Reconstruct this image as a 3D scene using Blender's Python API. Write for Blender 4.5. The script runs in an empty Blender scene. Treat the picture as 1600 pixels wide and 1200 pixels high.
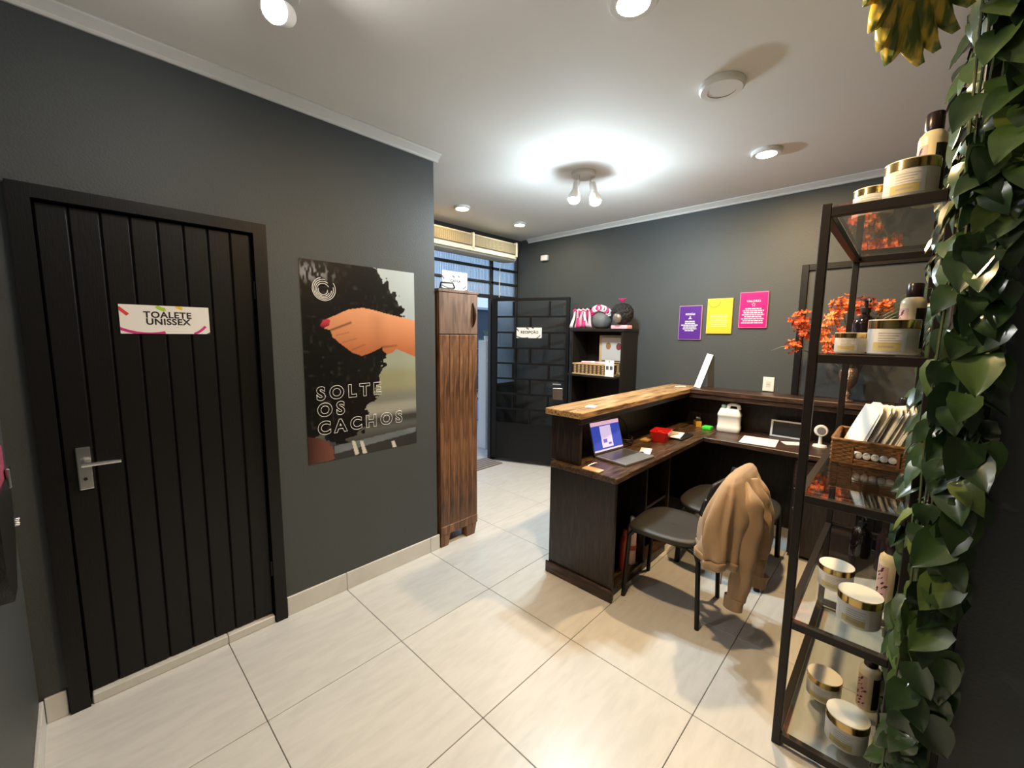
import bpy, bmesh, math, random
import numpy as np
from mathutils import Vector, Matrix

# ------------------------------------------------------------------ camera, world, exposure
SC = bpy.context.scene
COL = SC.collection
R = math.radians
FPX, YAW, PITCH, ROLL, CH = 646.82, R(43.418), R(6.803), R(0.625), 1.5228
_f = Vector((math.cos(YAW)*math.cos(PITCH), math.sin(YAW)*math.cos(PITCH), -math.sin(PITCH)))
_r = Vector((math.sin(YAW), -math.cos(YAW), 0)); _u = _r.cross(_f)
CR = math.cos(ROLL)*_r + math.sin(ROLL)*_u; CU = -math.sin(ROLL)*_r + math.cos(ROLL)*_u
cam = bpy.data.cameras.new('camera'); cam.sensor_width = 36; cam.lens = FPX/1600*36; cam.clip_start = 0.02
cam_o = bpy.data.objects.new('camera', cam); COL.objects.link(cam_o)
M3 = Matrix((CR, CU, -_f)).transposed()
cam_o.matrix_world = Matrix.Translation((0, 0, CH)) @ M3.to_4x4()
SC.camera = cam_o
SC.view_settings.view_transform = 'Standard'; SC.view_settings.look = 'None'
SC.view_settings.gamma = 1; SC.view_settings.use_curve_mapping = False
SC.view_settings.exposure = 0.42
W = bpy.data.worlds.new('sky'); SC.world = W; W.use_nodes = True
bgn = W.node_tree.nodes['Background']
bgn.inputs[0].default_value = (0.50, 0.70, 0.98, 1); bgn.inputs[1].default_value = 0.95
BULB_W, WARM_W, SPOT_W = 72.0, 33.0, 11.0

def ray(px, py): return _f + (px-800)/FPX*CR - (py-600)/FPX*CU
def at(px, py, x=None, y=None, z=None):
    d = ray(px, py)
    t = x/d.x if x is not None else y/d.y if y is not None else (z-CH)/d.z
    return Vector((0, 0, CH)) + t*d

# ------------------------------------------------------------------ materials
def nodes(name):
    m = bpy.data.materials.new(name); m.use_nodes = True
    nt = m.node_tree; return m, nt, nt.nodes['Principled BSDF']
def c4(c): return (c[0], c[1], c[2], 1)
def mat(name, col, rough=.5, metal=0, noise=0, nscale=20, bump=0, bscale=60, stretch=(1, 1, 1), spec=.5, trans=0, ior=1.45, coat=0, sheen=0):
    m, nt, b = nodes(name); L = nt.links
    b.inputs['Base Color'].default_value = c4(col); b.inputs['Roughness'].default_value = rough
    b.inputs['Metallic'].default_value = metal; b.inputs['Specular IOR Level'].default_value = spec
    b.inputs['Transmission Weight'].default_value = trans; b.inputs['IOR'].default_value = ior
    b.inputs['Coat Weight'].default_value = coat; b.inputs['Sheen Weight'].default_value = sheen
    if noise or bump:
        tc = nt.nodes.new('ShaderNodeTexCoord'); mp = nt.nodes.new('ShaderNodeMapping'); mp.inputs['Scale'].default_value = stretch
        L.new(tc.outputs['Object'], mp.inputs['Vector'])
    if noise:
        n = nt.nodes.new('ShaderNodeTexNoise'); n.inputs['Scale'].default_value = nscale; n.inputs['Detail'].default_value = 5
        L.new(mp.outputs[0], n.inputs['Vector'])
        mx = nt.nodes.new('ShaderNodeMix'); mx.data_type = 'RGBA'
        mx.inputs[6].default_value = c4([v*(1-noise) for v in col]); mx.inputs[7].default_value = c4([min(1, v*(1+noise)) for v in col])
        L.new(n.outputs['Fac'], mx.inputs[0]); L.new(mx.outputs[2], b.inputs['Base Color'])
    if bump:
        n2 = nt.nodes.new('ShaderNodeTexNoise'); n2.inputs['Scale'].default_value = bscale; n2.inputs['Detail'].default_value = 4
        L.new(mp.outputs[0], n2.inputs['Vector'])
        bp = nt.nodes.new('ShaderNodeBump'); bp.inputs['Strength'].default_value = bump; bp.inputs['Distance'].default_value = .01
        L.new(n2.outputs['Fac'], bp.inputs['Height']); L.new(bp.outputs[0], b.inputs['Normal'])
    return m
def wood(name, dark, mid, light, stretch, scale=6, rough=.4, bump=.15):
    m, nt, b = nodes(name); L = nt.links
    tc = nt.nodes.new('ShaderNodeTexCoord'); mp = nt.nodes.new('ShaderNodeMapping'); mp.inputs['Scale'].default_value = stretch
    L.new(tc.outputs['Object'], mp.inputs['Vector'])
    n = nt.nodes.new('ShaderNodeTexNoise'); n.inputs['Scale'].default_value = scale; n.inputs['Detail'].default_value = 8; n.inputs['Distortion'].default_value = 1.2
    L.new(mp.outputs[0], n.inputs['Vector'])
    cr = nt.nodes.new('ShaderNodeValToRGB'); e = cr.color_ramp.elements
    e[0].position = .33; e[0].color = c4(dark); e[1].position = .7; e[1].color = c4(light)
    k = e.new(.52); k.color = c4(mid)
    L.new(n.outputs['Fac'], cr.inputs[0]); L.new(cr.outputs[0], b.inputs['Base Color'])
    b.inputs['Roughness'].default_value = rough
    bp = nt.nodes.new('ShaderNodeBump'); bp.inputs['Strength'].default_value = bump; bp.inputs['Distance'].default_value = .004
    L.new(n.outputs['Fac'], bp.inputs['Height']); L.new(bp.outputs[0], b.inputs['Normal'])
    return m
def emit(name, col, strength):
    m, nt, b = nodes(name)
    b.inputs['Base Color'].default_value = c4(col); b.inputs['Emission Color'].default_value = c4(col); b.inputs['Emission Strength'].default_value = strength
    return m
def glass(name, col=(1, 1, 1), rough=0.0, thin=.10, ribs=None):
    """architectural pane: mostly clear with fresnel mirror, so lamps still reach what lies behind"""
    m, nt, b = nodes(name); L = nt.links; nt.nodes.remove(b)
    out = nt.nodes['Material Output']
    tr = nt.nodes.new('ShaderNodeBsdfTransparent'); tr.inputs[0].default_value = c4(col)
    gl = nt.nodes.new('ShaderNodeBsdfGlossy'); gl.inputs['Roughness'].default_value = rough
    lw = nt.nodes.new('ShaderNodeLayerWeight'); lw.inputs[0].default_value = .5
    pw = nt.nodes.new('ShaderNodeMath'); pw.operation = 'POWER'; pw.inputs[1].default_value = 4.0; L.new(lw.outputs['Facing'], pw.inputs[0])
    fr = nt.nodes.new('ShaderNodeMath'); fr.operation = 'MULTIPLY_ADD'; fr.inputs[1].default_value = .85; fr.inputs[2].default_value = thin*.4; L.new(pw.outputs[0], fr.inputs[0])
    mx = nt.nodes.new('ShaderNodeMixShader')
    L.new(fr.outputs[0], mx.inputs[0]); L.new(tr.outputs[0], mx.inputs[1]); L.new(gl.outputs[0], mx.inputs[2]); L.new(mx.outputs[0], out.inputs[0])
    return m

M_WALL = mat('grey_wall_paint', (.059, .066, .066), .55, noise=.06, nscale=3, bump=.12, bscale=120)
M_CEIL = mat('ceiling_paint', (.84, .83, .80), .8, noise=.03, nscale=2, bump=.05, bscale=30)
M_CORN = mat('cornice_plaster', (.72, .71, .68), .6, bump=.06, bscale=40)
M_GROUT = mat('grout', (.13, .105, .085), .9)
def tile_mat():
    m, nt, b = nodes('ceramic_tile'); L = nt.links
    tc = nt.nodes.new('ShaderNodeTexCoord'); oi = nt.nodes.new('ShaderNodeObjectInfo')
    ad = nt.nodes.new('ShaderNodeVectorMath'); ad.operation = 'ADD'
    sc = nt.nodes.new('ShaderNodeVectorMath'); sc.operation = 'SCALE'; sc.inputs[3].default_value = 13.0
    cb = nt.nodes.new('ShaderNodeCombineXYZ'); L.new(oi.outputs['Random'], cb.inputs[0]); L.new(oi.outputs['Random'], cb.inputs[1])
    L.new(cb.outputs[0], sc.inputs[0]); L.new(tc.outputs['Object'], ad.inputs[0]); L.new(sc.outputs[0], ad.inputs[1])
    mp = nt.nodes.new('ShaderNodeMapping'); mp.inputs['Rotation'].default_value = (0, 0, R(38)); mp.inputs['Scale'].default_value = (5, 22, 5)
    L.new(ad.outputs[0], mp.inputs['Vector'])
    n = nt.nodes.new('ShaderNodeTexNoise'); n.inputs['Scale'].default_value = 1.2; n.inputs['Detail'].default_value = 6; n.inputs['Distortion'].default_value = .6
    L.new(mp.outputs[0], n.inputs['Vector'])
    cr = nt.nodes.new('ShaderNodeValToRGB'); e = cr.color_ramp.elements
    e[0].position = .25; e[0].color = (.58, .57, .54, 1); e[1].position = .62; e[1].color = (.66, .65, .615, 1)
    L.new(n.outputs['Fac'], cr.inputs[0]); L.new(cr.outputs[0], b.inputs['Base Color'])
    b.inputs['Roughness'].default_value = .3
    bp = nt.nodes.new('ShaderNodeBump'); bp.inputs['Strength'].default_value = .06; bp.inputs['Distance'].default_value = .004
    L.new(n.outputs['Fac'], bp.inputs['Height']); L.new(bp.outputs[0], b.inputs['Normal'])
    return m
M_TILE = tile_mat()
M_BLACKP = mat('black_door_paint', (.0055, .0055, .005), .42, bump=.08, bscale=50, stretch=(6, 6, .5), spec=.35)
M_CHROME = mat('brushed_steel', (.62, .62, .62), .25, 1)
M_BLACKM = mat('black_steel', (.007, .007, .007), .42, spec=.35)
M_BROWNM = mat('dark_bronze_steel', (.018, .014, .012), .45, spec=.35)
M_DWOOD_X = wood('dark_stained_wood_long', (.012, .007, .005), (.035, .019, .011), (.085, .045, .024), (1, 9, 9))
M_DWOOD_Z = wood('dark_stained_wood_upright', (.008, .005, .004), (.018, .011, .008), (.034, .021, .014), (9, 9, 1))
M_DWOOD_Y = wood('dark_stained_wood_cross', (.014, .008, .006), (.045, .022, .013), (.11, .055, .03), (9, 1, 9))
M_WORK = wood('lit_worktop_wood', (.02, .011, .007), (.07, .04, .022), (.16, .095, .05), (1, 9, 9), rough=.32)  # dark stained wood brightened: lamplight on the worktop put into the colour
M_LEDGE = wood('rustic_ledge_wood', (.10, .05, .02), (.42, .25, .11), (.62, .42, .22), (1.0, 14, 14), scale=4, rough=.3)
M_WARD = wood('wardrobe_wood', (.055, .026, .013), (.16, .072, .032), (.27, .135, .065), (10, 10, 1), scale=3.5, rough=.45)
M_WARD2 = wood('wardrobe_wood_upper', (.10, .06, .042), (.17, .105, .075), (.24, .155, .115), (10, 10, 1), scale=3.0, rough=.5)
M_WHITE = mat('white_plastic', (.80, .79, .76), .35)
M_PAPER = mat('white_paper', (.82, .81, .78), .7)
M_BLACK = mat('black_plastic', (.012, .012, .012), .4)
M_INK = mat('black_ink', (.015, .015, .015), .6)
M_SEAT = mat('charcoal_polypropylene', (.026, .025, .021), .5, bump=.1, bscale=300)
M_GLASS = glass('clear_glass', (.965, .98, .97))
M_SMOKE = glass('grey_brick_glass', (.90, .92, .93))

# ------------------------------------------------------------------ builders
class MB:
    def __init__(s, off=(0, 0, 0)): s.bm = bmesh.new(); s.off = Vector(off)
    def _add(s, verts, faces, M=None):
        vs = [s.bm.verts.new((M @ Vector(v) if M else Vector(v)) - s.off) for v in verts]
        out = []
        for f in faces:
            try: out.append(s.bm.faces.new([vs[i] for i in f]))
            except ValueError: pass
        return out
    def box(s, x0, x1, y0, y1, z0, z1, b=0, M=None, seg=1):
        v = [(x0, y0, z0), (x1, y0, z0), (x1, y1, z0), (x0, y1, z0), (x0, y0, z1), (x1, y0, z1), (x1, y1, z1), (x0, y1, z1)]
        fs = s._add(v, [(0, 3, 2, 1), (4, 5, 6, 7), (0, 1, 5, 4), (1, 2, 6, 5), (2, 3, 7, 6), (3, 0, 4, 7)], M)
        if b:
            ed = set(e for f in fs for e in f.edges)
            bmesh.ops.bevel(s.bm, geom=list(ed), offset=b, segments=seg, profile=.6, affect='EDGES', clamp_overlap=True)
        return s
    def tube(s, pts, r, n=8, closed=False, cap=True, flat=1.0):
        pts = [Vector(p) for p in pts]; rs = r if isinstance(r, (list, tuple)) else [r]*len(pts)
        rings = []; N = len(pts); prev = None
        for i, p in enumerate(pts):
            a = pts[(i-1) % N] if (closed or i > 0) else p; c = pts[(i+1) % N] if (closed or i < N-1) else p
            t = (c-a).normalized()
            if prev is None:
                up = Vector((0, 0, 1)) if abs(t.z) < .9 else Vector((1, 0, 0))
                n1 = t.cross(up).normalized()
            else: n1 = (prev - t*prev.dot(t)).normalized()
            prev = n1; n2 = t.cross(n1)
            rings.append([s.bm.verts.new(p + rs[i]*(math.cos(2*math.pi*k/n)*n1 + flat*math.sin(2*math.pi*k/n)*n2) - s.off) for k in range(n)])
        for i in range(N if closed else N-1):
            A, B = rings[i], rings[(i+1) % N]
            for k in range(n): s.bm.faces.new((A[k], A[(k+1) % n], B[(k+1) % n], B[k]))
        if cap and not closed:
            s.bm.faces.new(rings[0][::-1]); s.bm.faces.new(rings[-1])
        return s
    def lathe(s, prof, n=24, M=None, a0=0, a1=2*math.pi, capb=True, capt=True):
        full = abs(a1-a0-2*math.pi) < 1e-6; cnt = n if full else n+1
        rings = []
        for (r, z) in prof:
            rings.append([s.bm.verts.new((M @ Vector((r*math.cos(a0+(a1-a0)*k/n), r*math.sin(a0+(a1-a0)*k/n), z)) if M else Vector((r*math.cos(a0+(a1-a0)*k/n), r*math.sin(a0+(a1-a0)*k/n), z))) - s.off) for k in range(cnt)])
        for A, B in zip(rings, rings[1:]):
            for k in range(n): s.bm.faces.new((A[k], A[(k+1) % cnt], B[(k+1) % cnt], B[k]))
        if full and capb and prof[0][0] > 1e-5: s.bm.faces.new(rings[0][::-1])
        if full and capt and prof[-1][0] > 1e-5: s.bm.faces.new(rings[-1])
        return s
    def prism(s, poly, d0, d1, M):
        """2D polygon extruded along local z from d0 to d1"""
        n = len(poly)
        v = [(p[0], p[1], d0) for p in poly] + [(p[0], p[1], d1) for p in poly]
        f = [tuple(range(n))[::-1], tuple(range(n, 2*n))] + [(i, (i+1) % n, n+(i+1) % n, n+i) for i in range(n)]
        s._add(v, f, M); return s
    def grid(s, fn, nu, nv, closeu=False):
        g = [[s.bm.verts.new(Vector(fn(i/(nu if closeu else nu-1), j/(nv-1))) - s.off) for i in range(nu)] for j in range(nv)]
        for j in range(nv-1):
            for i in range(nu if closeu else nu-1):
                s.bm.faces.new((g[j][i], g[j][(i+1) % nu], g[j+1][(i+1) % nu], g[j+1][i]))
        return s
    def mesh(s, name, smooth=None):
        bmesh.ops.remove_doubles(s.bm, verts=s.bm.verts, dist=1e-5)
        bmesh.ops.recalc_face_normals(s.bm, faces=s.bm.faces)
        me = bpy.data.meshes.new(name); s.bm.to_mesh(me); s.bm.free()
        if smooth:
            for p in me.polygons: p.use_smooth = True
            try: me.set_sharp_from_angle(angle=R(smooth))
            except Exception: pass
        return me
    def build(s, name, m, parent=None, smooth=None, loc=None, rot=None):
        me = s.mesh(name, smooth); return link(name, me, m, parent, loc, rot)
def link(name, me, m, parent=None, loc=None, rot=None):
    o = bpy.data.objects.new(name, me)
    if m is not None:
        if not me.materials: me.materials.append(m)
    COL.objects.link(o); o.parent = parent
    if loc is not None: o.location = loc
    if rot is not None: o.rotation_euler = rot
    return o
def thing(name, label, cat, loc=(0, 0, 0), rz=0, group=None):
    o = bpy.data.objects.new(name, None); o.empty_display_size = .05; COL.objects.link(o)
    o.location = loc; o.rotation_euler = (0, 0, rz); return tag(o, label, cat, group)
def tag(o, label, cat, group=None):
    o['label'] = label; o['category'] = cat
    if group: o['group'] = group
    return o
def struct(o): o['kind'] = 'structure'; return o
def dup(root, loc, rz=None, label=None, group=None, scale=None):
    r = root.copy(); COL.objects.link(r); r.location = loc
    if rz is not None: r.rotation_euler = (0, 0, rz)
    if scale: r.scale = scale
    if label: r['label'] = label
    if group: r['group'] = group
    for ch in list(root.children):
        c = ch.copy(); COL.objects.link(c); c.parent = r
        for g in list(ch.children):
            d = g.copy(); COL.objects.link(d); d.parent = c
    return r
def face_negY(x, y, z): return Matrix(((1, 0, 0, x), (0, 0, -1, y), (0, 1, 0, z), (0, 0, 0, 1)))
def face_negX(x, y, z): return Matrix(((0, 0, -1, x), (-1, 0, 0, y), (0, 1, 0, z), (0, 0, 0, 1)))
def text_mesh(body, size, M, bold=0, outline=0, align='CENTER', spacing=1.0, depth=0.0004):
    cu = bpy.data.curves.new('txt', 'FONT'); cu.body = body; cu.size = size; cu.align_x = align; cu.align_y = 'CENTER'
    cu.space_character = spacing; cu.resolution_u = 4; cu.offset = bold
    if outline: cu.fill_mode = 'NONE'; cu.bevel_depth = outline; cu.bevel_resolution = 0
    else: cu.extrude = depth
    o = bpy.data.objects.new('txt', cu); COL.objects.link(o)
    dg = bpy.context.evaluated_depsgraph_get()
    me = bpy.data.meshes.new_from_object(o.evaluated_get(dg))
    bpy.data.objects.remove(o); bpy.data.curves.remove(cu)
    me.transform(M); me.materials.clear(); return me
def text(name, body, size, M, m, parent, **k): return link(name, text_mesh(body, size, M, **k), m, parent)
def flat(name, polys, m, parent, M, z=.0006):
    b = MB()
    for p in polys: b._add([(q[0], q[1], z) for q in p], [tuple(range(len(p)))], M)
    return b.build(name, m, parent)
def clip(poly, x0, x1, y0, y1):
    for ax, v, sg in ((0, x0, 1), (0, x1, -1), (1, y0, 1), (1, y1, -1)):
        out = []
        for i in range(len(poly)):
            a, b = poly[i], poly[(i+1) % len(poly)]
            ia, ib = sg*(a[ax]-v) >= 0, sg*(b[ax]-v) >= 0
            if ia: out.append(a)
            if ia != ib:
                t = (v-a[ax])/(b[ax]-a[ax]); out.append((a[0]+t*(b[0]-a[0]), a[1]+t*(b[1]-a[1])))
        poly = out
        if len(poly) < 3: return []
    return poly
def arc(cx, cy, r, w, a0, a1, box, n=16):
    res = []
    for i in range(n):
        p, q = R(a0+(a1-a0)*i/n), R(a0+(a1-a0)*(i+1)/n)
        pl = clip([(cx+(r-w)*math.cos(p), cy+(r-w)*math.sin(p)), (cx+r*math.cos(p), cy+r*math.sin(p)), (cx+r*math.cos(q), cy+r*math.sin(q)), (cx+(r-w)*math.cos(q), cy+(r-w)*math.sin(q))], *box)
        if len(pl) > 2: res.append(pl)
    return res
def rect(x0, x1, y0, y1): return [(x0, y0), (x1, y0), (x1, y1), (x0, y1)]
rng = random.Random(7)

# ------------------------------------------------------------------ the room shell
XL, XP, YD, YR, YW, XC, ZC = -.20, 3.87, 2.30, -.16, 3.55, 1.675, 2.66
YB, XR = -1.2, 1.50
fb0 = MB(); fb0.box(XL, XP, YR, YW+.02, -.06, -.006); fb0.box(XL, XR, YB, YR, -.06, -.006); floor = struct(fb0.build('floor', M_GROUT))
gx = [1.0093+.6*k for k in range(-3, 7)]; gy = [1.6946+.6*k for k in range(-6, 6)]
full_tile = MB().box(-.2986, .2986, -.2986, .2986, -.01, 0, b=.0015).mesh('tile')
for i in range(len(gx)-1):
    for j in range(len(gy)-1):
        x0, x1, y0, y1 = max(gx[i]+.0014, XL), min(gx[i+1]-.0014, XP), max(gy[j]+.0014, YB), min(gy[j+1]-.0014, YW)
        if x1-x0 < .02 or y1-y0 < .02 or (x1 < XC and y0 > YD) or (x0 > XR and y1 < YR): continue
        if x1 > XR and y0 < YR:
            if x0 >= XR-.01: y0 = YR
            else: x1 = x1 if y0 > YR-.45 else XR
        if x1-x0 > .59 and y1-y0 > .59: link('tile', full_tile, M_TILE, floor, loc=((x0+x1)/2, (y0+y1)/2, 0))
        else: MB(((x0+x1)/2, (y0+y1)/2, 0)).box(x0, x1, y0, y1, -.01, 0, b=.0012).build('tile', M_TILE, floor, loc=((x0+x1)/2, (y0+y1)/2, 0))
struct(MB().box(XL-.1, XP+.1, YB-.1, YW+.12, ZC, ZC+.1).build('ceiling', M_CEIL))
# door wall, with the opening for the toilet door
DX0, DX1, DZ = -.066, .622, 1.985
w = MB(); w.box(XL-.1, DX0-.03, YD, YD+.12, 0, ZC); w.box(DX1+.03, XC, YD, YD+.12, 0, ZC); w.box(DX0-.03, DX1+.03, YD, YD+.12, DZ+.03, ZC)
w.box(DX0-.03, DX1+.03, YD+.09, YD+.12, 0, DZ+.03)  # unseen backing added behind the door to stop light leaking through
struct(w.build('wall_door_side', M_WALL))
struct(MB().box(XC-.12, XC, YD+.12, YW+.12, 0, ZC).build('wall_alcove', M_WALL))
struct(MB().box(XP, XP+.12, YR-.1, YW+.12, 0, ZC).build('wall_poster_side', M_WALL))
struct(MB().box(XL-.12, XL, YB-.1, YD, 0, ZC).build('wall_left', M_WALL))
wr = MB(); wr.box(XR, XP, YR-.12, YR, 0, ZC); wr.box(XR, XR+.12, YB-.1, YR-.12, 0, ZC); struct(wr.build('wall_right', M_WALL))
struct(MB().box(XL, XR, YB-.12, YB, 0, ZC).build('wall_back', M_WALL))  # unseen wall, pulled in close for more bounce light
# cornices
prof = [(0, 0), (.010, 0), (.014, .006), (.014, .013), (.034, .028), (.047, .037), (.047, .043), (.06, .045), (0, .045)]
b = MB()
b.prism([(p[0], p[1]) for p in prof], XL, XC+.03, Matrix(((0, 0, 1, 0), (-1, 0, 0, YD), (0, 1, 0, ZC-.0455), (0, 0, 0, 1))))
struct(b.build('trim_1', M_CORN))
b = MB(); b.prism(prof, YR, 3.41, Matrix(((-1, 0, 0, XP), (0, 0, 1, 0), (0, 1, 0, ZC-.0455), (0, 0, 0, 1))))
struct(b.build('trim_2', M_CORN))
# baseboards of ceramic tile
def skirting(name, pieces, axis, wallpos, sgn):
    root = struct(bpy.data.objects.new(name, None)); COL.objects.link(root)
    for a, c in pieces:
        b = MB()
        if axis == 'x': b.box(a+.001, c-.001, wallpos-.012, wallpos, 0, .105, b=.002)
        else: b.box(wallpos, wallpos+sgn*.012, a+.001, c-.001, 0, .105, b=.002) if sgn > 0 else b.box(wallpos-.012, wallpos, a+.001, c-.001, 0, .105, b=.002)
        b.build('skirting_tile', M_TILE, root)
skirting('baseboard_door_side', [(.681, 1.0093), (1.0093, 1.6093), (1.6093, XC+.014), (-.188, -.126)], 'x', YD, -1)
skirting('baseboard_left', [(1.0946, 1.6946), (1.6946, 2.287), (.4946, 1.0946)], 'y', XL, 1)
skirting('baseboard_poster_side', [(1.62, 1.9), (2.54, 3.4)], 'y', XP, -1)
# ------------------------------------------------------------------ toilet door
door = struct(bpy.data.objects.new('door_1', None)); COL.objects.link(door); door.location = ((DX0+DX1)/2, YD, 0)
OFF = door.location
fr = .056; fb = MB(OFF)
My = Matrix(((1, 0, 0, 0), (0, 0, 1, 0), (0, 1, 0, 0), (0, 0, 0, 1)))
def fpart(poly): MB(OFF).prism(poly, YD-.022, YD+.06, My).build('door_frame', M_BLACKP, door)
o0, o1, oz = DX0-fr, DX1+fr, DZ+fr-.008
fpart([(o0, 0), (DX0, 0), (DX0, DZ), (o0, oz)]); fpart([(DX1, 0), (o1, 0), (o1, oz), (DX1, DZ)]); fpart([(o0, oz), (DX0, DZ), (DX1, DZ), (o1, oz)])
np_ = 8; pw = (DX1-DX0-.006)/np_
plank = MB().box(-pw/2+.0006, pw/2-.0006, -.012, .018, 0, DZ-.05, b=.0055).mesh('plank')
for k in range(np_): link('plank', plank, M_BLACKP, door, loc=(DX0+.003+pw*(k+.5)-OFF.x, .018, .046))
for hz in (.30, 1.72):
    MB(OFF).tube([(DX1-.002, YD-.004, hz-.04), (DX1-.002, YD-.004, hz+.04)], .007).build('hinge', M_BLACKM, door)
hp = MB(OFF).box(-.029, .013, YD-.004, YD+.006, .897, 1.068, b=.004, seg=2).build('handle_plate', M_CHROME, door)
hb = MB(); 
hb.tube([(-.008, YD-.004, 1.005), (-.008, YD-.045, 1.005)], .009); hb.tube([(-.016, YD-.045, 1.005), (.04, YD-.048, 1.004), (.095, YD-.045, 1.001)], [.009, .008, .007])
hl = MB(OFF); hl.bm.free(); hl.bm = hb.bm
for v in hl.bm.verts: v.co -= OFF
hl.build('lever', M_CHROME, hp, smooth=40)
MB(OFF).lathe([(.006, 0), (.006, .004)], 10, face_negY(-.009, YD-.0035, .94)).build('keyhole', M_BLACK, hp)
# sill piece under the door
sill = struct(bpy.data.objects.new('trim_3', None)); COL.objects.link(sill)
for a, c in ((-.06, .4093), (.4093, .618)): MB().box(a+.001, c-.001, YD-.018, YD+.04, 0, .042, b=.003).build('sill_tile', M_TILE, sill)
# sign on the toilet door
def sign(name, label, w_, h_, M, cat='sign', rotate=0, thick=.003, mcol=M_PAPER):
    t = thing(name, label, cat, (M @ Vector((0, 0, 0)))); base = Matrix.Translation(-Vector(t.location)) @ M
    MB().box(-w_/2, w_/2, -h_/2, h_/2, .0002, thick, M=base).build('plate', mcol, t)
    return t, base @ Matrix.Translation((0, 0, thick))
M_MAG = mat('magenta_print', (.62, .03, .22), .5); M_LIME = mat('lime_print', (.35, .58, .03), .5); M_YEL = mat('yellow_print', (.85, .55, .02), .5)
M_RED = mat('red_print', (.70, .05, .06), .5); M_DGREY = mat('grey_print', (.10, .09, .10), .5)
def colour_sign(name, label, w_, h_, M, lines, size, mono=False):
    MG, LM_, YL, RD = (M_DGREY,)*4 if mono else (M_MAG, M_LIME, M_YEL, M_RED)
    t, B = sign(name, label, w_, h_, M); bx = (-w_/2, w_/2, -h_/2, h_/2)
    n = len(lines)
    for i, s_ in enumerate(lines): text('lettering', s_, size, B @ Matrix.Translation((.005*w_/.3, ((n-1)/2-i)*size*.80 + .004*h_/.1, 0)), M_INK, t, bold=size*.03, spacing=1.08)
    k = w_/.297
    flat('lower_arc', arc(-.06*k, .14*k, .205*k, .011*k, 180, 285, bx), MG, t, B, .0004)
    flat('lower_dash', arc(.055*k, .03*k, .10*k, .010*k, 292, 325, bx), MG, t, B, .0004)
    flat('side_arc', arc(.07*k, .06*k, .145*k, .010*k, 290, 340, bx), M_DGREY, t, B, .0004)
    flat('upper_arc', arc(-.005*k, .075*k, .038*k, .014*k, 215, 275, bx), LM_, t, B, .0004)
    flat('upper_dash', arc(.06*k, .085*k, .042*k, .012*k, 225, 262, bx), YL, t, B, .0005)
    flat('side_dash', [clip([(-.155*k, .042*k), (-.146*k, .050*k), (-.118*k, .022*k), (-.127*k, .013*k)], *bx)], RD, t, B, .0004)
    return t
colour_sign('door_sign', 'white plastic TOALETE UNISSEX sign with coloured arcs on the black door', .297, .118, face_negY(.283, YD+.0058, 1.569), ['TOALETE', 'UNISSEX'], .036)
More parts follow.
